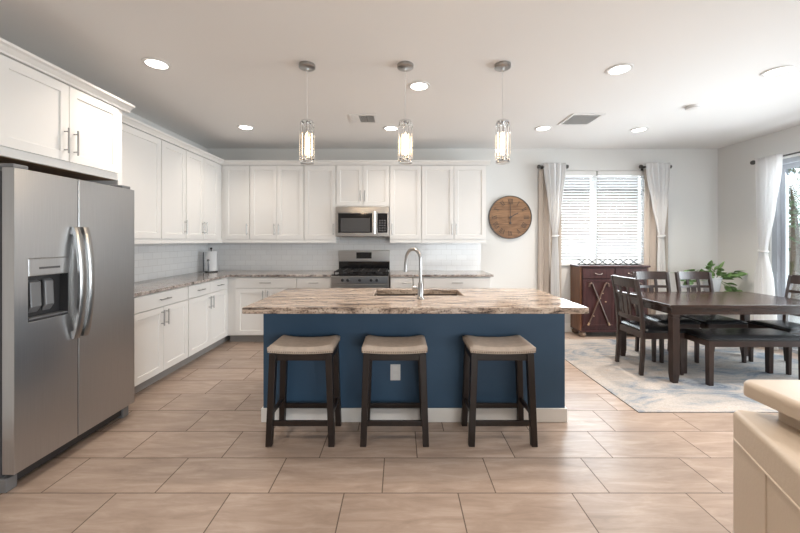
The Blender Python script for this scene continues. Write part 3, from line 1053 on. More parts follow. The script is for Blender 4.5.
# ------------------------------------------------------------------ bar stools
def make_stool():
    t = thing('bar_stool', 'x', 'stool', (0, 0, 0), 0, 'saddle bar stools at the island')
    # local: front (camera side) at y=-.14, back at +.14
    SW, SD = .218, .145

    def top(u, v):
        x = (u - .5) * 2
        y = (v - .5) * 2
        ex = math.copysign(abs(x) ** .8, x) * SW
        ey = math.copysign(abs(y) ** .8, y) * SD
        z = .655 + .022 * x * x
        edge = max(abs(x), abs(y))
        if edge > .8:
            z -= .022 * ((edge - .8) / .2) ** 2
        return (ex, ey, z)
    m = MB().grid(top, 20, 14)
    bm = m.bm
    rim = [e for e in bm.edges if e.is_boundary]
    ret = bmesh.ops.extrude_edge_only(bm, edges=rim)
    for v in [g for g in ret['geom'] if isinstance(g, bmesh.types.BMVert)]:
        v.co.z = .612 + .010 * (v.co.x / SW) ** 2
        v.co.x *= .99
        v.co.y *= .99
    bm.faces.new([v for v in sorted_loop(bm)])
    m.build('seat', M['stoolseat'], t, True)
    n = MB()
    for k in range(30):
        x = -SW * .97 + SW * 1.94 * k / 29
        for y in (-SD * .985, SD * .985):
            n.ball((x, y, .621 + .009 * (x / SW) ** 2), .0058, u=6, v=4)
    for k in range(18):
        y = -SD * .94 + SD * 1.88 * k / 17
        for x in (-SW * .985, SW * .985):
            n.ball((x, y, .63), .0058, u=6, v=4)
    n.build('nailhead_trim', M['nail'], t, True)
    MB().box(-.205, .205, -.125, -.103, .562, .613).box(-.205, .205, .103, .125, .562, .613).box(-.205, -.183, -.103, .103, .562, .613).box(.183, .205, -.103, .103, .562, .613).build('seat_apron', M['stoolwood'], t, bevel=.003)
    for sx_ in (-1, 1):
        for sy in (-1, 1):
            MB().leg((sx_ * .208, sy * .132, 0), (sx_ * .186, sy * .113, .612), .040, .046).build('leg', M['stoolwood'], t, bevel=.003)
    for sy in (-1, 1):
        MB().box(-.19, .19, sy * .128 - .009, sy * .128 + .009, .130, .165).build('stretcher', M['stoolwood'], t, bevel=.003)
    for sx_ in (-1, 1):
        MB().box(sx_ * .203 - .009, sx_ * .203 + .009, -.12, .12, .185, .215).build('stretcher', M['stoolwood'], t, bevel=.003)
    return t


def sorted_loop(bm):
    es = [e for e in bm.edges if e.is_boundary]
    adj = {}
    for e in es:
        a, b = e.verts
        adj.setdefault(a, []).append(b)
        adj.setdefault(b, []).append(a)
    start = es[0].verts[0]
    loop = [start]
    prev, cur = None, start
    while True:
        nx = [v for v in adj[cur] if v is not prev]
        nxt = nx[0]
        if nxt is start:
            break
        loop.append(nxt)
        prev, cur = cur, nxt
        if len(loop) > 500:
            break
    return loop


stool = make_stool()
st_lab = ['dark bar stool with taupe nailhead seat at the left end of island',
          'dark bar stool with taupe nailhead seat in front of the outlet, middle of three',
          'dark bar stool with taupe nailhead seat at the end of island nearest dining table']
for i, x in enumerate((-.662, -.036, .683)):
    s = stool if i == 0 else copy_tree(stool)
    s.location = (x, 2.515, 0)
    s['label'] = st_lab[i]


# ------------------------------------------------------------------ dining set
rug = MB().box(1.889, 4.52, 2.835, 4.92, 0, .008).build('area_rug', M['rug'])
tag(rug, 'cream and blue grey abstract area rug under the dining table', 'rug')
RZ = .008
tb = thing('dining_table', 'dark espresso rectangular dining table on the blue grey rug', 'table', (3.345, 3.825, RZ))
TWX, TWY = .79, .445
box('tabletop', M['tablewood'], -TWX, TWX, -TWY, TWY, .718, .747, tb, bevel=.004)
MB().box(-TWX + .02, TWX - .02, -TWY + .012, -TWY + .035, .655, .718).box(-TWX + .02, TWX - .02, TWY - .035, TWY - .012, .655, .718).box(-TWX + .02, -TWX + .043, -TWY + .035, TWY - .035, .655, .718).box(TWX - .043, TWX - .02, -TWY + .035, TWY - .035, .655, .718).build('table_apron', M['tablewood'], tb)
for sx_ in (-1, 1):
    for sy in (-1, 1):
        c = (sx_ * (TWX - .066), sy * (TWY - .046))
        m = MB().leg((c[0], c[1], .63), (c[0], c[1], .7178), .066, .066).leg((c[0], c[1], .0), (c[0], c[1], .08), .046, .062).leg((c[0], c[1], .08), (c[0], c[1], .622), .062, .062).leg((c[0], c[1], .622), (c[0], c[1], .63), .054, .054)
        m.build('leg', M['chairwood'], tb)


def make_chair():
    t = thing('dining_chair', 'x', 'chair', (0, 0, 0), 0, 'dining chairs around the table')
    # faces -Y
    for s in (-1, 1):
        MB().leg((s * .195, -.195, 0), (s * .195, -.195, .43), .030, .038).build('leg', M['chairwood'], t, bevel=.003)
        b = MB()
        prof = [(.215, 0), (.198, .22), (.195, .43), (.215, .70), (.262, .965)]
        rings = []
        for yy, zz in prof:
            rings.append([b.bm.verts.new((s * .20 + i * .0165, yy + j * .017, zz)) for i, j in ((-1, -1), (1, -1), (1, 1), (-1, 1))])
        for a, c in zip(rings, rings[1:]):
            for i in range(4):
                b.bm.faces.new((a[i], a[(i + 1) % 4], c[(i + 1) % 4], c[i]))
        b.bm.faces.new(rings[0][::-1])
        b.bm.faces.new(rings[-1])
        b.build('back_post', M['chairwood'], t, bevel=.003)
    MB().box(-.195, .195, -.215, -.19, .365, .43).box(-.215, -.19, -.17, .18, .365, .43).box(.19, .215, -.17, .18, .365, .43).box(-.18, .18, .178, .20, .365, .43).build('seat_frame', M['chairwood'], t)

    def seat(u, v):
        x = (u - .5) * 2
        y = (v - .5) * 2
        e = max(abs(x), abs(y)) ** 6
        return (x * .225, -.015 + y * .20, .472 - .022 * e + .006 * (1 - x * x) * (1 - y * y))
    m = MB().grid(seat, 14, 14)
    rim = [e for e in m.bm.edges if e.is_boundary]
    ret = bmesh.ops.extrude_edge_only(m.bm, edges=rim)
    for v in [g for g in ret['geom'] if isinstance(g, bmesh.types.BMVert)]:
        v.co.z = .431
    m.bm.faces.new(sorted_loop(m.bm))
    m.build('seat_cushion', M['blackseat'], t, True)

    def yb(z):
        return .215 + (z - .70) * .047 / .265 if z > .70 else .195 + (z - .43) * .02 / .27

    def rail(z0, z1, th=.02, bow=.022):
        b = MB()

        def fr_(u, v):
            x = -.185 + .37 * u
            z = z0 + (z1 - z0) * v
            return (x, yb(z) + bow * (1 - (x / .185) ** 2), z)
        b.grid(fr_, 10, 2)
        return b
    rail(.875, .972).build('top_rail', M['chairwood'], t, solid=.022)
    rail(.775, .805).build('cross_rail', M['chairwood'], t, solid=.018)
    rail(.53, .575).build('lower_rail', M['chairwood'], t, solid=.018)
    for x, w in ((-.065, .030), (.065, .030)):
        bw = .022 * (1 - (x / .185) ** 2)
        MB().bar((x, yb(.57) + bw, .57), (x, yb(.80) + bw, .79), w, .014, up=(0, 1, 0)).bar((x, yb(.80) + bw, .79), (x, yb(.88) + bw, .88), w, .014, up=(0, 1, 0)).build('back_slat', M['chairwood'], t)
    MB().bar((0, yb(.57) + .022, .57), (0, yb(.78) + .022, .78), .055, .012, up=(0, 1, 0)).build('back_splat', M['chairwood'], t)
    return t


ch = make_chair()
for i, (x, y, rz, lab) in enumerate(((2.645, 3.81, 90, 'dark dining chair at the table end beside the carved buffet'),
                                     (3.10, 4.17, 0, 'dark dining chair behind the table in front of the white curtain'),
                                     (3.625, 4.17, 0, 'dark dining chair behind the table in front of the potted plant'),
                                     (4.13, 3.82, -90, 'dark dining chair at the table end beside the patio door'))):
    c = ch if i == 0 else copy_tree(ch)
    c.location = (x, y, RZ)
    c.rotation_euler = (0, 0, R(rz))
    c['label'] = lab

be = thing('dining_bench', 'dark dining bench with black padded seat on table front side', 'bench', (3.345, 3.515, RZ))
BX, BY = .475, .19
m = MB()


def bs(u, v):
    x = (u - .5) * 2
    y = (v - .5) * 2
    e = max(abs(x) ** 30, abs(y) ** 8)
    return (x * BX, y * BY, .462 - .024 * e)


m.grid(bs, 40, 12)
rim = [e for e in m.bm.edges if e.is_boundary]
ret = bmesh.ops.extrude_edge_only(m.bm, edges=rim)
for v in [g for g in ret['geom'] if isinstance(g, bmesh.types.BMVert)]:
    v.co.z = .421
m.bm.faces.new(sorted_loop(m.bm))
m.build('seat_cushion', M['blackseat'], be, True)
MB().box(-BX + .01, BX - .01, -BY + .008, -BY + .03, .365, .42).box(-BX + .01, BX - .01, BY - .03, BY - .008, .365, .42).box(-BX + .01, -BX + .032, -BY + .03, BY - .03, .365, .42).box(BX - .032, BX - .01, -BY + .03, BY - .03, .365, .42).build('bench_apron', M['chairwood'], be)
for sx_ in (-1, 1):
    for sy in (-1, 1):
        c = (sx_ * (BX - .035), sy * (BY - .035))
        MB().leg((c[0], c[1], 0), (c[0], c[1], .4195), .044, .05).build('leg', M['chairwood'], be, bevel=.003)

# ------------------------------------------------------------------ carved buffet
bf = thing('buffet_cabinet', 'carved mahogany buffet with crossed club reliefs under the window', 'buffet', (3.03, 5.045, 0))
BW = .485
for a_, b_ in ((-BW, -BW + .025), (BW - .025, BW)):
    box('side_panel', M['buffetside'], a_, b_, .02, .30, .09, .985, bf)
box('carcass', M['buffet'], -BW + .026, BW - .026, .02, .298, .09, .985, bf)
box('buffet_top', M['buffet'], -BW - .012, BW + .012, -.012, .302, .986, 1.012, bf, bevel=.006)
for s in (-1, 1):
    x0, x1 = (-BW + .03, -.008) if s < 0 else (.008, BW - .03)
    dr = box('drawer', M['buffet'], x0, x1, 0, .019, .83, .97, bf, bevel=.004)
    cx = (x0 + x1) / 2
    MB().tube([(cx - .05, -.004, .905), (cx - .03, -.022, .893), (cx, -.026, .888), (cx + .03, -.022, .893), (cx + .05, -.004, .905)], .006, 8).build('handle', M['brass'], dr, True)
    dm = shaker(MB(), x0, x1, .15, .815, st=.03, rec=.006).build('door', M['buffet'], bf)
    for k in (-1, 1):
        ht = .745
        path = [(cx + k * .135, -.006, .20), (cx + k * .03, -.008, .46), (cx - k * .075, -.008, .71)]
        hook = [(cx - k * .088, -.010, ht), (cx - k * .105, -.012, ht + .022), (cx - k * .128, -.012, ht + .012), (cx - k * .138, -.010, ht - .03)]
        MB().tube(path + hook, [.009, .010, .010, .012, .014, .015, .010], 8).build('carved_club', M['club'], dm, True)
        MB().tube([(cx + k * .150, -.004, .170), (cx + k * .132, -.006, .208)], [.014, .013], 8).build('club_tip', M['clubtip'], dm, True)
    for bx_, bz_, br_ in ((.02, .55, .012), (.10, .50, .011), (-.07, .30, .011), (.06, .62, .010)):
        MB().ball((cx + bx_, .0, bz_), br_).build('carved_ball', M['clubtip'], dm, True)
box('plinth_rail', M['buffet'], -BW, BW, -.002, .30, .075, .09, bf)
for x in (-BW + .05, BW - .05):
    for y in (.045, .255):
        MB().lathe([(.028, 0), (.045, .012), (.05, .04), (.036, .062), (.042, .075)], (x, y, 0), 18).build('foot', M['buffetfoot'], bf, True)

# scrolled wire rail standing on the buffet
sr = thing('wire_trivet_rack', 'low dark wire rack with crossed scrolls standing on the buffet', 'wire rack', (3.0, 5.17, 1.0125))
w = MB()
nx = 6
for k in range(nx):
    x0, x1 = -.45 + .90 * k / nx, -.45 + .90 * (k + 1) / nx
    xc = (x0 + x1) / 2
    for s in (-1, 1):
        w.tube([(xc - s * .058, 0, .012), (xc - s * .03, 0, .022), (xc, 0, .045), (xc + s * .03, 0, .068), (xc + s * .058, 0, .080)], .006, 6)
w.build('scroll_work', M['blackmetal'], sr, True)
MB().tube([(-.44, 0, .006), (.44, 0, .006)], .005, 8).tube([(-.44, -.05, .006), (.44, -.05, .006)], .005, 8).tube([(-.44, -.05, .006), (-.44, 0, .006)], .005, 8).tube([(.44, -.05, .006), (.44, 0, .006)], .005, 8).build('base_wire', M['blackmetal'], sr, True)

# ------------------------------------------------------------------ wall clock
ck = thing('wall_clock', 'round brown plank wall clock with roman numerals showing two', 'clock', (1.64, YB - .003, 1.71))
CR = .322
MB().lathe([(CR - .012, -.03), (CR - .012, 0)], seg=64, axis='Y').build('clock_face', M['clockface'], ck)
rm = MB()
ra, rb = [], []
for k in range(64):
    a = 2 * math.pi * k / 64
    c, s = math.cos(a), math.sin(a)
    ra.append([rm.bm.verts.new((r_ * c, y, r_ * s)) for r_, y in ((CR - .012, 0), (CR, 0), (CR, -.036), (CR - .012, -.036))])
for k in range(64):
    a, b = ra[k], ra[(k + 1) % 64]
    for i in range(4):
        rm.bm.faces.new((a[i], b[i], b[(i + 1) % 4], a[(i + 1) % 4]))
rm.build('clock_rim', M['clockrim'], ck, True)
NUM = ['XII', 'I', 'II', 'III', 'IIII', 'V', 'VI', 'VII', 'VIII', 'IX', 'X', 'XI']
for i, nm in enumerate(NUM):
    m = MB()
    hN, st_ = .066, .0085
    cw = {'I': .019, 'V': .042, 'X': .042}
    tot = sum(cw[c] for c in nm)
    x = -tot / 2
    for c in nm:
        wv = cw[c]
        xc = x + wv / 2
        if c == 'I':
            m.bar((xc, 0, -hN / 2), (xc, 0, hN / 2), st_, .002, up=(0, 1, 0))
        elif c == 'X':
            m.bar((xc - .014, 0, hN / 2), (xc + .014, 0, -hN / 2), st_, .002, up=(0, 1, 0)).bar((xc + .014, .0004, hN / 2), (xc - .014, .0004, -hN / 2), st_ * .5, .002, up=(0, 1, 0))
        else:
            m.bar((xc - .014, 0, hN / 2), (xc, 0, -hN / 2), st_, .002, up=(0, 1, 0)).bar((xc + .014, .0004, hN / 2), (xc, .0004, -hN / 2), st_ * .5, .002, up=(0, 1, 0))
        for zz in (-hN / 2, hN / 2):
            if not (c == 'V' and zz < 0):
                m.bar((xc - wv * .46, 0, zz), (xc + wv * .46, 0, zz), .004, .002, up=(0, 1, 0))
        x += wv
    ang = -2 * math.pi * i / 12
    mtx = Matrix.Translation((0, -.031, 0)) @ Matrix.Rotation(-ang, 4, 'Y') @ Matrix.Translation((0, 0, CR - .085))
    bmesh.ops.transform(m.bm, matrix=mtx, verts=m.bm.verts[:])
    m.build('numeral', M['ink'], ck)
MB().bar((0, -.040, -.07), (0, -.040, .20), .010, .003, up=(0, 1, 0), w2=.005).ball((0, -.040, -.085), .017, sy=.2).build('minute_hand', M['clockrim'], ck)
ha = R(60)
MB().bar((-.03 * math.sin(ha), -.037, -.03 * math.cos(ha)), (.135 * math.sin(ha), -.037, .135 * math.cos(ha)), .014, .003, up=(0, 1, 0), w2=.010).build('hour_hand', M['clockrim'], ck)
MB().lathe([(.016, -.046), (.016, -.030)], seg=20, axis='Y').build('center_boss', M['clockrim'], ck)


# ------------------------------------------------------------------ window blinds
def blind(label, x0, x1):
    t = thing('window_blind', label, 'blind', ((x0 + x1) / 2, YB + .035, WZ0 + .022), 0, 'white blinds in the dining window')
    hw = (x1 - x0) / 2
    h = WZ1 - WZ0 - .024
    box('valance', M['trimw'], -hw, hw, -.03, .03, h - .07, h - .002, t, bevel=.004)
    box('bottom_rail', M['blind'], -hw + .003, hw - .003, -.024, .024, 0.002, .022, t, bevel=.003)
    n = 31
    z = MB()
    ta = R(28)
    for k in range(n):
        zc = .05 + (h - .145) * k / (n - 1)
        mtx = Matrix.Translation((0, 0, zc)) @ Matrix.Rotation(ta, 4, 'X')
        z.box(-hw + .003, hw - .003, -.0245, .0245, -.0013, .0013, mtx)
    z.build('slats', M['blind'], t)
    for x in (-hw * .62, hw * .62):
        MB().tube([(x, -.026, .02), (x, -.026, h - .07)], .0012, 5).build('lift_cord', M['trimw'], t)
    return t


mid = (WX0 + WX1) / 2
blind('white horizontal blind in window half nearer the clock', WX0 + .01, mid - .012)
blind('white horizontal blind in window half nearer the corner', mid + .012, WX1 - .01)


# ------------------------------------------------------------------ curtains
def cloth_panel(name, label, loc, rz, prof, folds, amp, m, cat, group, th=.003, tie=None, phase=0.0):
    """prof: list of (z, centre, halfwidth) from the top down, local x across, folds in local y"""
    t = thing(name, label, cat, loc, rz, group)

    def look(z):
        for (z1, c1, w1), (z2, c2, w2) in zip(prof, prof[1:]):
            if z <= z1 and z >= z2:
                f = (z1 - z) / (z1 - z2)
                f = f * f * (3 - 2 * f) * .4 + f * .6
                return c1 + (c2 - c1) * f, w1 + (w2 - w1) * f
        return prof[-1][1], prof[-1][2]
    ztop, zbot = prof[0][0], prof[-1][0]
    wmax = max(p[2] for p in prof)

    def fn(u, v):
        z = ztop + (zbot - ztop) * v
        c, wd_ = look(z)
        s = (u - .5) * 2
        a = amp * (.55 + .45 * wd_ / wmax)
        y = a * math.sin(s * math.pi * folds + phase) + a * .35 * math.sin(s * math.pi * folds * 2.3 + 1.1 + z)
        x = c + s * wd_ + .25 * a * math.sin(s * math.pi * folds * 2 + phase)
        return (x, y, z)
    MB().grid(fn, int(folds * 14), 46).build('cloth', m, t, True, solid=th)
    if tie:
        z, c, wd_ = tie
        pts = [(c + math.cos(a) * (wd_ + .006), math.sin(a) * (amp + .010), z + .006 * math.cos(a)) for a in [2 * math.pi * k / 20 for k in range(21)]]
        MB().tube(pts, .011, 8, cap=False).build('tie_back', m, t, True)
    return t


ROD_Z = 2.452
YR = YB - .085


def rod(label, loc, rz, x0, x1, zc, brs, reach):
    t = thing('curtain_rod', label, 'curtain rod', (loc[0], loc[1], zc), rz, 'curtain rods')
    MB().tube([(x0, 0, 0), (x1, 0, 0)], .0105, 12).build('rod', M['rod'], t, True)
    for s, x in ((-1, x0), (1, x1)):
        MB().lathe([(.010, 0), (.020, s * .006), (.030, s * .026), (.026, s * .046), (.008, s * .056)], (x, 0, 0), 18, 'X').build('finial', M['rod'], t, True)
    for x in brs:
        MB().bar((x, 0, -.004), (x, reach, -.004), .012, .016).box(x - .018, x + .018, reach - .006, reach, -.04, .035).build('bracket', M['rod'], t)
    return t


def rings_on(par, xs, y, zc, axis_r=.024):
    for x in xs:
        m = MB()
        seg, s2 = 18, 8
        rings = []
        for k in range(seg):
            a = 2 * math.pi * k / seg
            rings.append([m.bm.verts.new((x + .005 * math.cos(b), y + (axis_r + .005 * math.sin(b)) * math.cos(a), zc + (axis_r + .005 * math.sin(b)) * math.sin(a))) for b in [2 * math.pi * q / s2 for q in range(s2)]])
        for k in range(seg):
            a, b = rings[k], rings[(k + 1) % seg]
            for q in range(s2):
                m.bm.faces.new((a[q], b[q], b[(q + 1) % s2], a[(q + 1) % s2]))
        m.build('ring', M['rod'], par, True)


r1 = rod('short dark curtain rod on the clock side of the window', (0, YR, 0), 0, 2.075, 2.43, ROD_Z, [2.12, 2.40], .085)
r2 = rod('short dark curtain rod on the corner side of the window', (0, YR, 0), 0, 3.58, 3.945, ROD_Z, [3.62, 3.91], .085)
# the taupe drapes hang just behind the white ones on the same rods
for lab, cx in (('taupe drape hanging straight behind the white curtain nearer the clock', 2.225), ('taupe drape hanging straight behind the white curtain nearer the corner', 3.80)):
    cloth_panel('window_drape', lab, (0, YR + .036, 0), 0, [(2.425, cx, .16), (1.4, cx, .165), (.02, cx - .01, .17)], 3.5, .020, M['drape'], 'drape', 'taupe drapes at the window')
a = cloth_panel('window_curtain', 'white curtain knotted at mid height on clock side of window', (0, YR - .054, 0), 0,
                [(2.495, 2.262, .165), (2.35, 2.262, .160), (1.9, 2.262, .10), (1.43, 2.262, .036), (1.0, 2.262, .055), (.02, 2.265, .075)], 4.0, .024, M['sheer'], 'curtain', 'white knotted curtains', tie=(1.43, 2.262, .036))
b = cloth_panel('window_curtain', 'white curtain knotted at mid height on corner side of window', (0, YR - .054, 0), 0,
                [(2.495, 3.765, .175), (2.35, 3.765, .170), (1.9, 3.79, .11), (1.43, 3.812, .036), (1.0, 3.812, .055), (.02, 3.815, .085)], 4.0, .024, M['sheer'], 'curtain', 'white knotted curtains', tie=(1.43, 3.812, .036))
rings_on(r1, [2.13, 2.20, 2.27, 2.34, 2.40], 0, 0, .0145)
rings_on(r2, [3.65, 3.70, 3.76, 3.83, 3.88], 0, 0, .0145)
# patio door curtain: local x runs along +Y, local -y points into the room
RX = 4.665
rod('long dark curtain rod above the sliding patio door', (RX, 0, 0), R(90), 1.85, 4.70, 2.395, [], .09)
prd = [o for o in COL.objects if o.name.startswith('curtain_rod')][-1]
for x in (1.95, 3.2, 4.655):
    MB().bar((x, 0, -.004), (x, -.09, -.004), .012, .016).box(x - .018, x + .018, -.094, -.088, -.04, .035).build('bracket', M['rod'], prd)
cloth_panel('window_curtain', 'white curtain tied at mid height beside the patio door', (RX - .045, 0, 0), R(90),
            [(2.42, 4.49, .150), (2.25, 4.49, .145), (1.75, 4.52, .105), (1.23, 4.555, .045), (.85, 4.54, .105), (.25, 4.52, .13), (.02, 4.52, .13)], 4.5, .020, M['sheer'], 'curtain', 'white knotted curtains', tie=(1.23, 4.555, .045))

# ------------------------------------------------------------------ potted plant
ps = thing('plant_stand', 'slim dark metal plant stand in the room corner behind the table', 'plant stand', (4.38, 5.03, 0))
MB().tube([(0, 0, .03), (0, 0, .63)], .012, 10).build('post', M['blackmetal'], ps, True)
for k in range(3):
    a_ = 2 * math.pi * k / 3 + .5
    MB().tube([(0, 0, .12), (math.cos(a_) * .08, math.sin(a_) * .08, .04), (math.cos(a_) * .14, math.sin(a_) * .14, .006)], .007, 8).build('foot', M['blackmetal'], ps, True)
MB().lathe([(.10, .628), (.11, .632), (.11, .644), (.10, .646)], seg=28).build('tray', M['blackmetal'], ps, True)
pl = thing('potted_pothos', 'trailing green pothos in a white pot behind the dining table', 'plant', (4.38, 5.03, .647))
MB().lathe([(.075, 0), (.085, .01), (.108, .18), (.115, .185), (.115, .205), (.104, .205), (.100, .18)], seg=32).build('pot', M['pot'], pl, True)
MB().lathe([(.098, .16), (.099, .178), (.05, .184)], seg=24).build('soil', M['soil'], pl, True)
rnd = random.Random(11)


def leaf(c, dirv, size, tilt):
    m = MB()
    z = Vector((0, 0, 1))
    dirv = Vector(dirv).normalized()
    s = dirv.cross(z)
    if s.length < .05:
        s = Vector((1, 0, 0))
    s.normalize()
    nrm = s.cross(dirv).normalized()
    s = (s * math.cos(tilt) + nrm * math.sin(tilt)).normalized()
    nrm = s.cross(dirv).normalized()
    rows = [(-.05, .18), (.08, .52), (.25, .60), (.5, .50), (.75, .28), (.92, .10), (1.0, .012)]
    vs = []
    for u, wv in rows:
        base = Vector(c) + dirv * (u * size) - nrm * (.22 * size * u * u)
        vs.append([m.bm.verts.new(base + s * (k * wv * size * .62) + nrm * (abs(k) * .10 * size * wv)) for k in (-1, 0, 1)])
    for p, q in zip(vs, vs[1:]):
        for k in range(2):
            m.bm.faces.new((p[k], p[k + 1], q[k + 1], q[k]))
    return m


vines = [((-.05, -.03), (-.30, -.06, .13), (-.40, -.08, .17)), ((-.03, .02), (-.16, -.04, .28), (-.27, -.06, .285)), ((0, 0), (-.03, -.05, .30), (-.02, -.07, .355)), ((.02, -.03), (.12, -.06, .22), (.34, -.10, .23)),
         ((.05, -.02), (.17, -.08, .14), (.31, -.10, .00)), ((.04, -.05), (.13, -.12, .10), (.18, -.15, -.06)), ((-.02, -.05), (-.10, -.10, .26), (-.17, -.12, .22)), ((.03, .04), (.08, .02, .28), (.13, .03, .30)), ((-.05, .03), (-.2, .05, .2), (-.33, .06, .22)), ((-.02, -.06), (-.08, -.13, .24), (-.14, -.17, .26)), ((-.04, -.05), (-.22, -.12, .22), (-.36, -.14, .25)), ((.03, -.06), (.14, -.13, .24), (.24, -.16, .27)), ((0, -.06), (.02, -.13, .26), (.05, -.15, .33))]
for (bx, by), p1, p2 in vines:
    p0 = Vector((bx, by, .175))
    p1, p2 = Vector(p1) + Vector((-.03, 0, 0)), Vector(p2) + Vector((-.06, 0, .02))
    path = [p0 * (1 - t) ** 2 + p1 * 2 * t * (1 - t) + p2 * t * t for t in [k / 8 for k in range(9)]]
    MB().tube(path, .0035, 6).build('vine', M['stem'], pl, True)
    for k in (3, 4, 5, 6, 7, 8):
        if rnd.random() < .08:
            continue
        dv = (path[k] - path[k - 1]).normalized()
        dv = Vector((dv.x + rnd.uniform(-.7, .7), dv.y + rnd.uniform(-.6, .3), dv.z * .5 + rnd.uniform(-.35, .3)))
        leaf(path[k], dv, rnd.uniform(.095, .14), rnd.uniform(-.9, .9)).build('leaf', M['leaf'], pl, True, solid=.0015)


# ------------------------------------------------------------------ pendants
def make_pendant():
    t = thing('pendant_light', 'x', 'pendant lamp', (0, 0, 0), 0, 'crystal pendants over the island')
    # origin on the ceiling, hanging down
    MB().lathe([(.062, 0), (.064, -.004), (.064, -.024), (.058, -.028), (.012, -.030)], seg=32).build('canopy', M['nickel'], t, True)
    MB().lathe([(.012, -.030), (.010, -.05), (.004, -.054)], seg=14).build('cord_grip', M['chrome'], t, True)
    MB().tube([(0, 0, -.05), (0, 0, -.44)], .0022, 8).build('cord', M['ventw'], t, True)
    MB().lathe([(.012, -.425), (.030, -.432), (.047, -.440), (.047, -.452), (.03, -.453)], seg=28).build('top_cap', M['chrome'], t, True)
    MB().tube([(0, 0, -.453), (0, 0, -.52)], .012, 12).build('socket', M['chrome'], t, True)
    MB().lathe([(.006, -.53), (.013, -.55), (.019, -.58), (.019, -.67), (.014, -.70), (.004, -.71)], seg=16).build('bulb', M['bulb'], t, True)
    for k in range(10):
        a_ = 2 * math.pi * k / 10
        x, y = .047 * math.cos(a_), .047 * math.sin(a_)
        z0, z1 = (-.745, -.452) if k % 2 == 0 else (-.755, -.475)
        m = MB()
        m.lathe([(.004, z0), (.0115, z0 + .012), (.0115, z1 - .012), (.004, z1)], (x, y, 0), 6)
        m.build('crystal_rod', M['crystal'], t)
    MB().lathe([(.047, -.765), (.054, -.768), (.054, -.757), (.047, -.754)], seg=28).build('bottom_ring', M['chrome'], t, True)
    MB().lathe([(.004, -.752), (.022, -.745), (.026, -.735), (.006, -.715)], seg=14).build('bottom_crystal', M['crystal'], t)
    return t


pd = make_pendant()
plab = ['crystal rod pendant lamp hanging above the island end nearest the fridge', 'crystal rod pendant lamp hanging above the island faucet, middle of three', 'crystal rod pendant lamp hanging above island end nearest the clock']
for i, x in enumerate((-.727, .042, .803)):
    p = pd if i == 0 else copy_tree(pd)
    p.location = (x, 2.80, H)
    p['label'] = plab[i]
    l = bpy.data.lights.new('pendant_glow', 'POINT')
    l.energy = 5
    l.color = (1.0, .74, .48)
    l.shadow_soft_size = .03
    lo = bpy.data.objects.new('pendant_glow', l)
    lo.location = (x, 2.80, H - .80)
    COL.objects.link(lo)


# ------------------------------------------------------------------ recessed ceiling lights
def make_can():
    t = thing('recessed_light', 'x', 'ceiling light', (0, 0, 0), 0, 'recessed ceiling lights')
    m = MB()
    rings = []
    for k in range(40):
        a_ = 2 * math.pi * k / 40
        c, s = math.cos(a_), math.sin(a_)
        rings.append([m.bm.verts.new((r_ * c, r_ * s, z)) for r_, z in ((.074, -.001), (.098, -.001), (.096, -.007), (.074, -.009))])
    for k in range(40):
        a_, b_ = rings[k], rings[(k + 1) % 40]
        for i in range(4):
            m.bm.faces.new((a_[i], b_[i], b_[(i + 1) % 4], a_[(i + 1) % 4]))
    m.build('trim_ring', M['ventw'], t, True)
    MB().lathe([(.0735, -.001), (.0735, -.005), (.04, -.007)], seg=36).build('lens', M['lens'], t, True)
    return t


can = make_can()
cans = [(-1.89, 2.78, 'recessed ceiling light between the fridge cabinet and first pendant', .6),
        (.17, 3.18, 'recessed ceiling light just beyond the middle pendant canopy', 1.0),
        (-.11, 4.375, 'recessed ceiling light beside the small vent near the range', .45),
        (-1.87, 4.34, 'recessed ceiling light above the corner of the counters', .45),
        (1.76, 2.87, 'large bright recessed ceiling light on camera side of the big vent', .9),
        (3.06, 2.905, 'recessed ceiling light in the top right of the ceiling', 1.7),
        (1.75, 4.376, 'recessed ceiling light between the clock and the big vent', .5),
        (2.96, 4.43, 'faint recessed ceiling light above the dining window side', 2.2),
        (-1.6, .6, 'unseen recessed ceiling light added behind the camera on kitchen side', 1.3),  # from here on: unseen cans added to brighten the room
        (.6, .6, 'unseen recessed ceiling light added above the camera', 1.0),
        (2.8, .6, 'unseen recessed ceiling light added behind the camera on patio side', .9),
        (-1.2, -1.9, 'unseen recessed ceiling light added in the living area on kitchen side', 1.2),
        (1.8, -1.9, 'unseen recessed ceiling light added in the living area on patio side', 1.0)]
for i, (x, y, lab, k) in enumerate(cans):
    c = can if i == 0 else copy_tree(can)
    c.location = (x, y, H)
    c['label'] = lab
    l = bpy.data.lights.new('can_light', 'AREA')
    l.shape = 'DISK'
    l.size = .15
    l.spread = R(120)
    l.energy = CAN_W * k
    l.color = CAN_COL
    lo = bpy.data.objects.new('can_light', l)
    lo.location = (x, y, H - .012)
    COL.objects.link(lo)


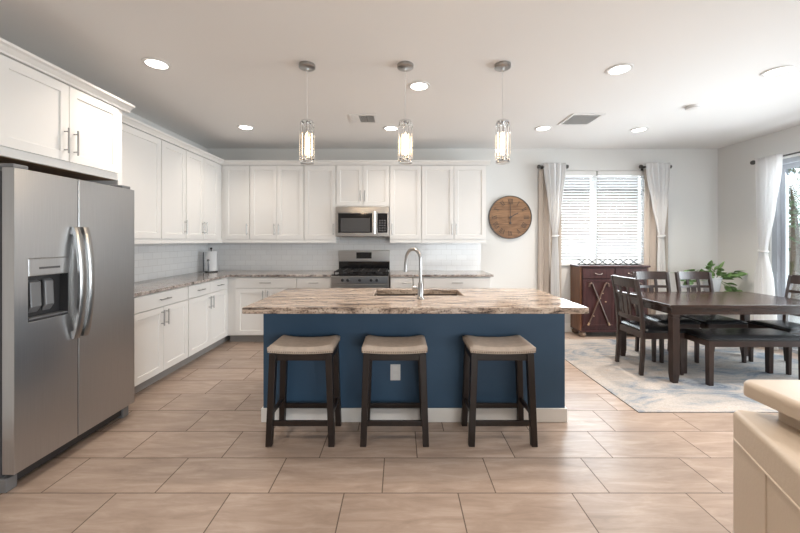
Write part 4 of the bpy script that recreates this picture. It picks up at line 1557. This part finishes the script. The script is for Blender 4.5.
# ------------------------------------------------------------------ ceiling vents and detector
def vent(name, label, x, y, w, dd, n, cols, bias):
    t = thing(name, label, 'vent', (x, y, H))
    fw = .03
    MB().box(-w / 2, w / 2, -dd / 2, -dd / 2 + fw, -.010, -.001).box(-w / 2, w / 2, dd / 2 - fw, dd / 2, -.010, -.001).box(-w / 2, -w / 2 + fw, -dd / 2 + fw, dd / 2 - fw, -.010, -.001).box(w / 2 - fw, w / 2, -dd / 2 + fw, dd / 2 - fw, -.010, -.001).build('frame', M['ventw'], t, bevel=.002)
    box('duct_opening', M['duct'], -w / 2 + fw, w / 2 - fw, -dd / 2 + fw, dd / 2 - fw, -.002, -.0005, t)
    m = MB()
    iw = w - 2 * fw
    for c in range(cols):
        x0 = -w / 2 + fw + iw * c / cols + .003
        x1 = -w / 2 + fw + iw * (c + 1) / cols - .003
        for k in range(n):
            yy = -dd / 2 + fw + (dd - 2 * fw) * (k + .5) / n
            sgn = bias if cols == 1 else (-1, 1, 1)[c % 3]
            m.box(x0, x1, -.008, .008, -.0007, .0007, Matrix.Translation((0, yy, -.0085)) @ Matrix.Rotation(R(38) * sgn, 4, 'X'))
    m.build('louvers', M['ventw'], t)
    return t


vent('supply_vent', 'small square white ceiling register near the middle pendant', -.41, 4.03, .30, .28, 8, 3, 1)
vent('return_vent', 'large square white ceiling return grille above the dining side', 2.05, 4.06, .36, .37, 14, 1, 1)
sd_ = thing('smoke_detector', 'round white smoke detector on ceiling towards the patio door', 'smoke detector', (3.0, 3.67, H))
MB().lathe([(.062, -.001), (.062, -.010), (.052, -.028), (.02, -.034)], seg=30).build('housing', M['ventw'], sd_, True)
MB().lathe([(.056, -.0185), (.0585, -.0185), (.0585, -.021), (.056, -.021)], seg=30).build('sensor_slot', M['duct'], sd_, True)

# ------------------------------------------------------------------ cream leather sofa (corner seen from behind)
# local frame: x runs away from the camera along the visible back, y to the right of it
dirx = Vector((.178, .43)).normalized()
ang = math.atan2(dirx.y, dirx.x)
LS = 1.15
so = thing('leather_sofa', 'cream leather sofa corner with piped seams, nearest the camera', 'sofa', (1.388, 1.508, 0), ang)


def rounded(x0, x1, y0, y1, r, n=8):
    out = []
    for cx, cy, a0 in ((x1 - r, y1 - r, 0), (x0 + r, y1 - r, 90), (x0 + r, y0 + r, 180), (x1 - r, y0 + r, 270)):
        for k in range(n + 1):
            a_ = R(a0 + 90 * k / n)
            out.append((cx + r * math.cos(a_), cy + r * math.sin(a_)))
    return out


def soft_block(poly, z0, z1, rtop):
    """a prism whose top edge rolls inward"""
    m = MB()
    cx = sum(p[0] for p in poly) / len(poly)
    cy = sum(p[1] for p in poly) / len(poly)
    rings = []
    steps = [(z0, 0)] + [(z1 - rtop + rtop * math.sin(R(a_)), rtop * (1 - math.cos(R(a_)))) for a_ in (0, 20, 40, 60, 80, 90)]
    for z, ins in steps:
        ring = []
        n = len(poly)
        for i, (x, y) in enumerate(poly):
            px, py = poly[i - 1]
            qx, qy = poly[(i + 1) % n]
            tx, ty = qx - px, qy - py
            l_ = math.hypot(tx, ty) or 1
            nx_, ny_ = ty / l_, -tx / l_
            ring.append(m.bm.verts.new((x - nx_ * ins, y - ny_ * ins, z)))
        rings.append(ring)
    n = len(poly)
    for a_, b_ in zip(rings, rings[1:]):
        for k in range(n):
            m.bm.faces.new((a_[k], a_[(k + 1) % n], b_[(k + 1) % n], b_[k]))
    m.bm.faces.new(rings[0][::-1])
    m.bm.faces.new(rings[-1])
    return m


body = rounded(-LS, .0, -.50, .0, .04)
body = [(x, y) for x, y in body]
soft_block(body, .05, .665, .022).build('back_rest', M['leather'], so, True)
soft_block(rounded(-LS, .0, -1.15, -.502, .05), .05, .42, .04).build('seat_base', M['leather'], so, True)
soft_block(rounded(-.22, .0, -1.15, -.505, .05), .421, .60, .05).build('arm_rest', M['leather'], so, True)
soft_block(rounded(-LS, -.23, -1.15, -.505, .05), .421, .52, .04).build('seat_cushion', M['leather'], so, True)
for nm_, pts_, za, zb, rt in (('cushion_base', rounded(-.56, -.07, -.44, -.07, .05), .66, .732, .01), ('head_cushion', rounded(-.64, .0, -.50, .0, .05), .732, .792, .022)):
    hc = soft_block(pts_, za, zb, rt)
    bmesh.ops.transform(hc.bm, matrix=Matrix.Translation((-.004, -.022, 0)) @ Matrix.Rotation(R(21), 4, 'Z'), verts=hc.bm.verts[:])
    hc.build(nm_, M['leather'], so, True)
MB().tube([(-LS + .05, .001, .55), (-.045, .001, .55), (-.012, -.012, .55), (.001, -.045, .55), (.001, -.22, .55)], .0045, 8).build('piping', M['leather'], so, True)
MB().tube([(-.275, .001, .06), (-.275, .001, .548)], .0035, 8).build('back_seam', M['leather'], so, True)
for x, y in ((-.07, -.07), (-LS + .07, -.07), (-.07, -.9), (-LS + .07, -.9)):
    MB().leg((x, y, 0), (x, y, .05), .05, .06).build('leg', M['stoolwood'], so)
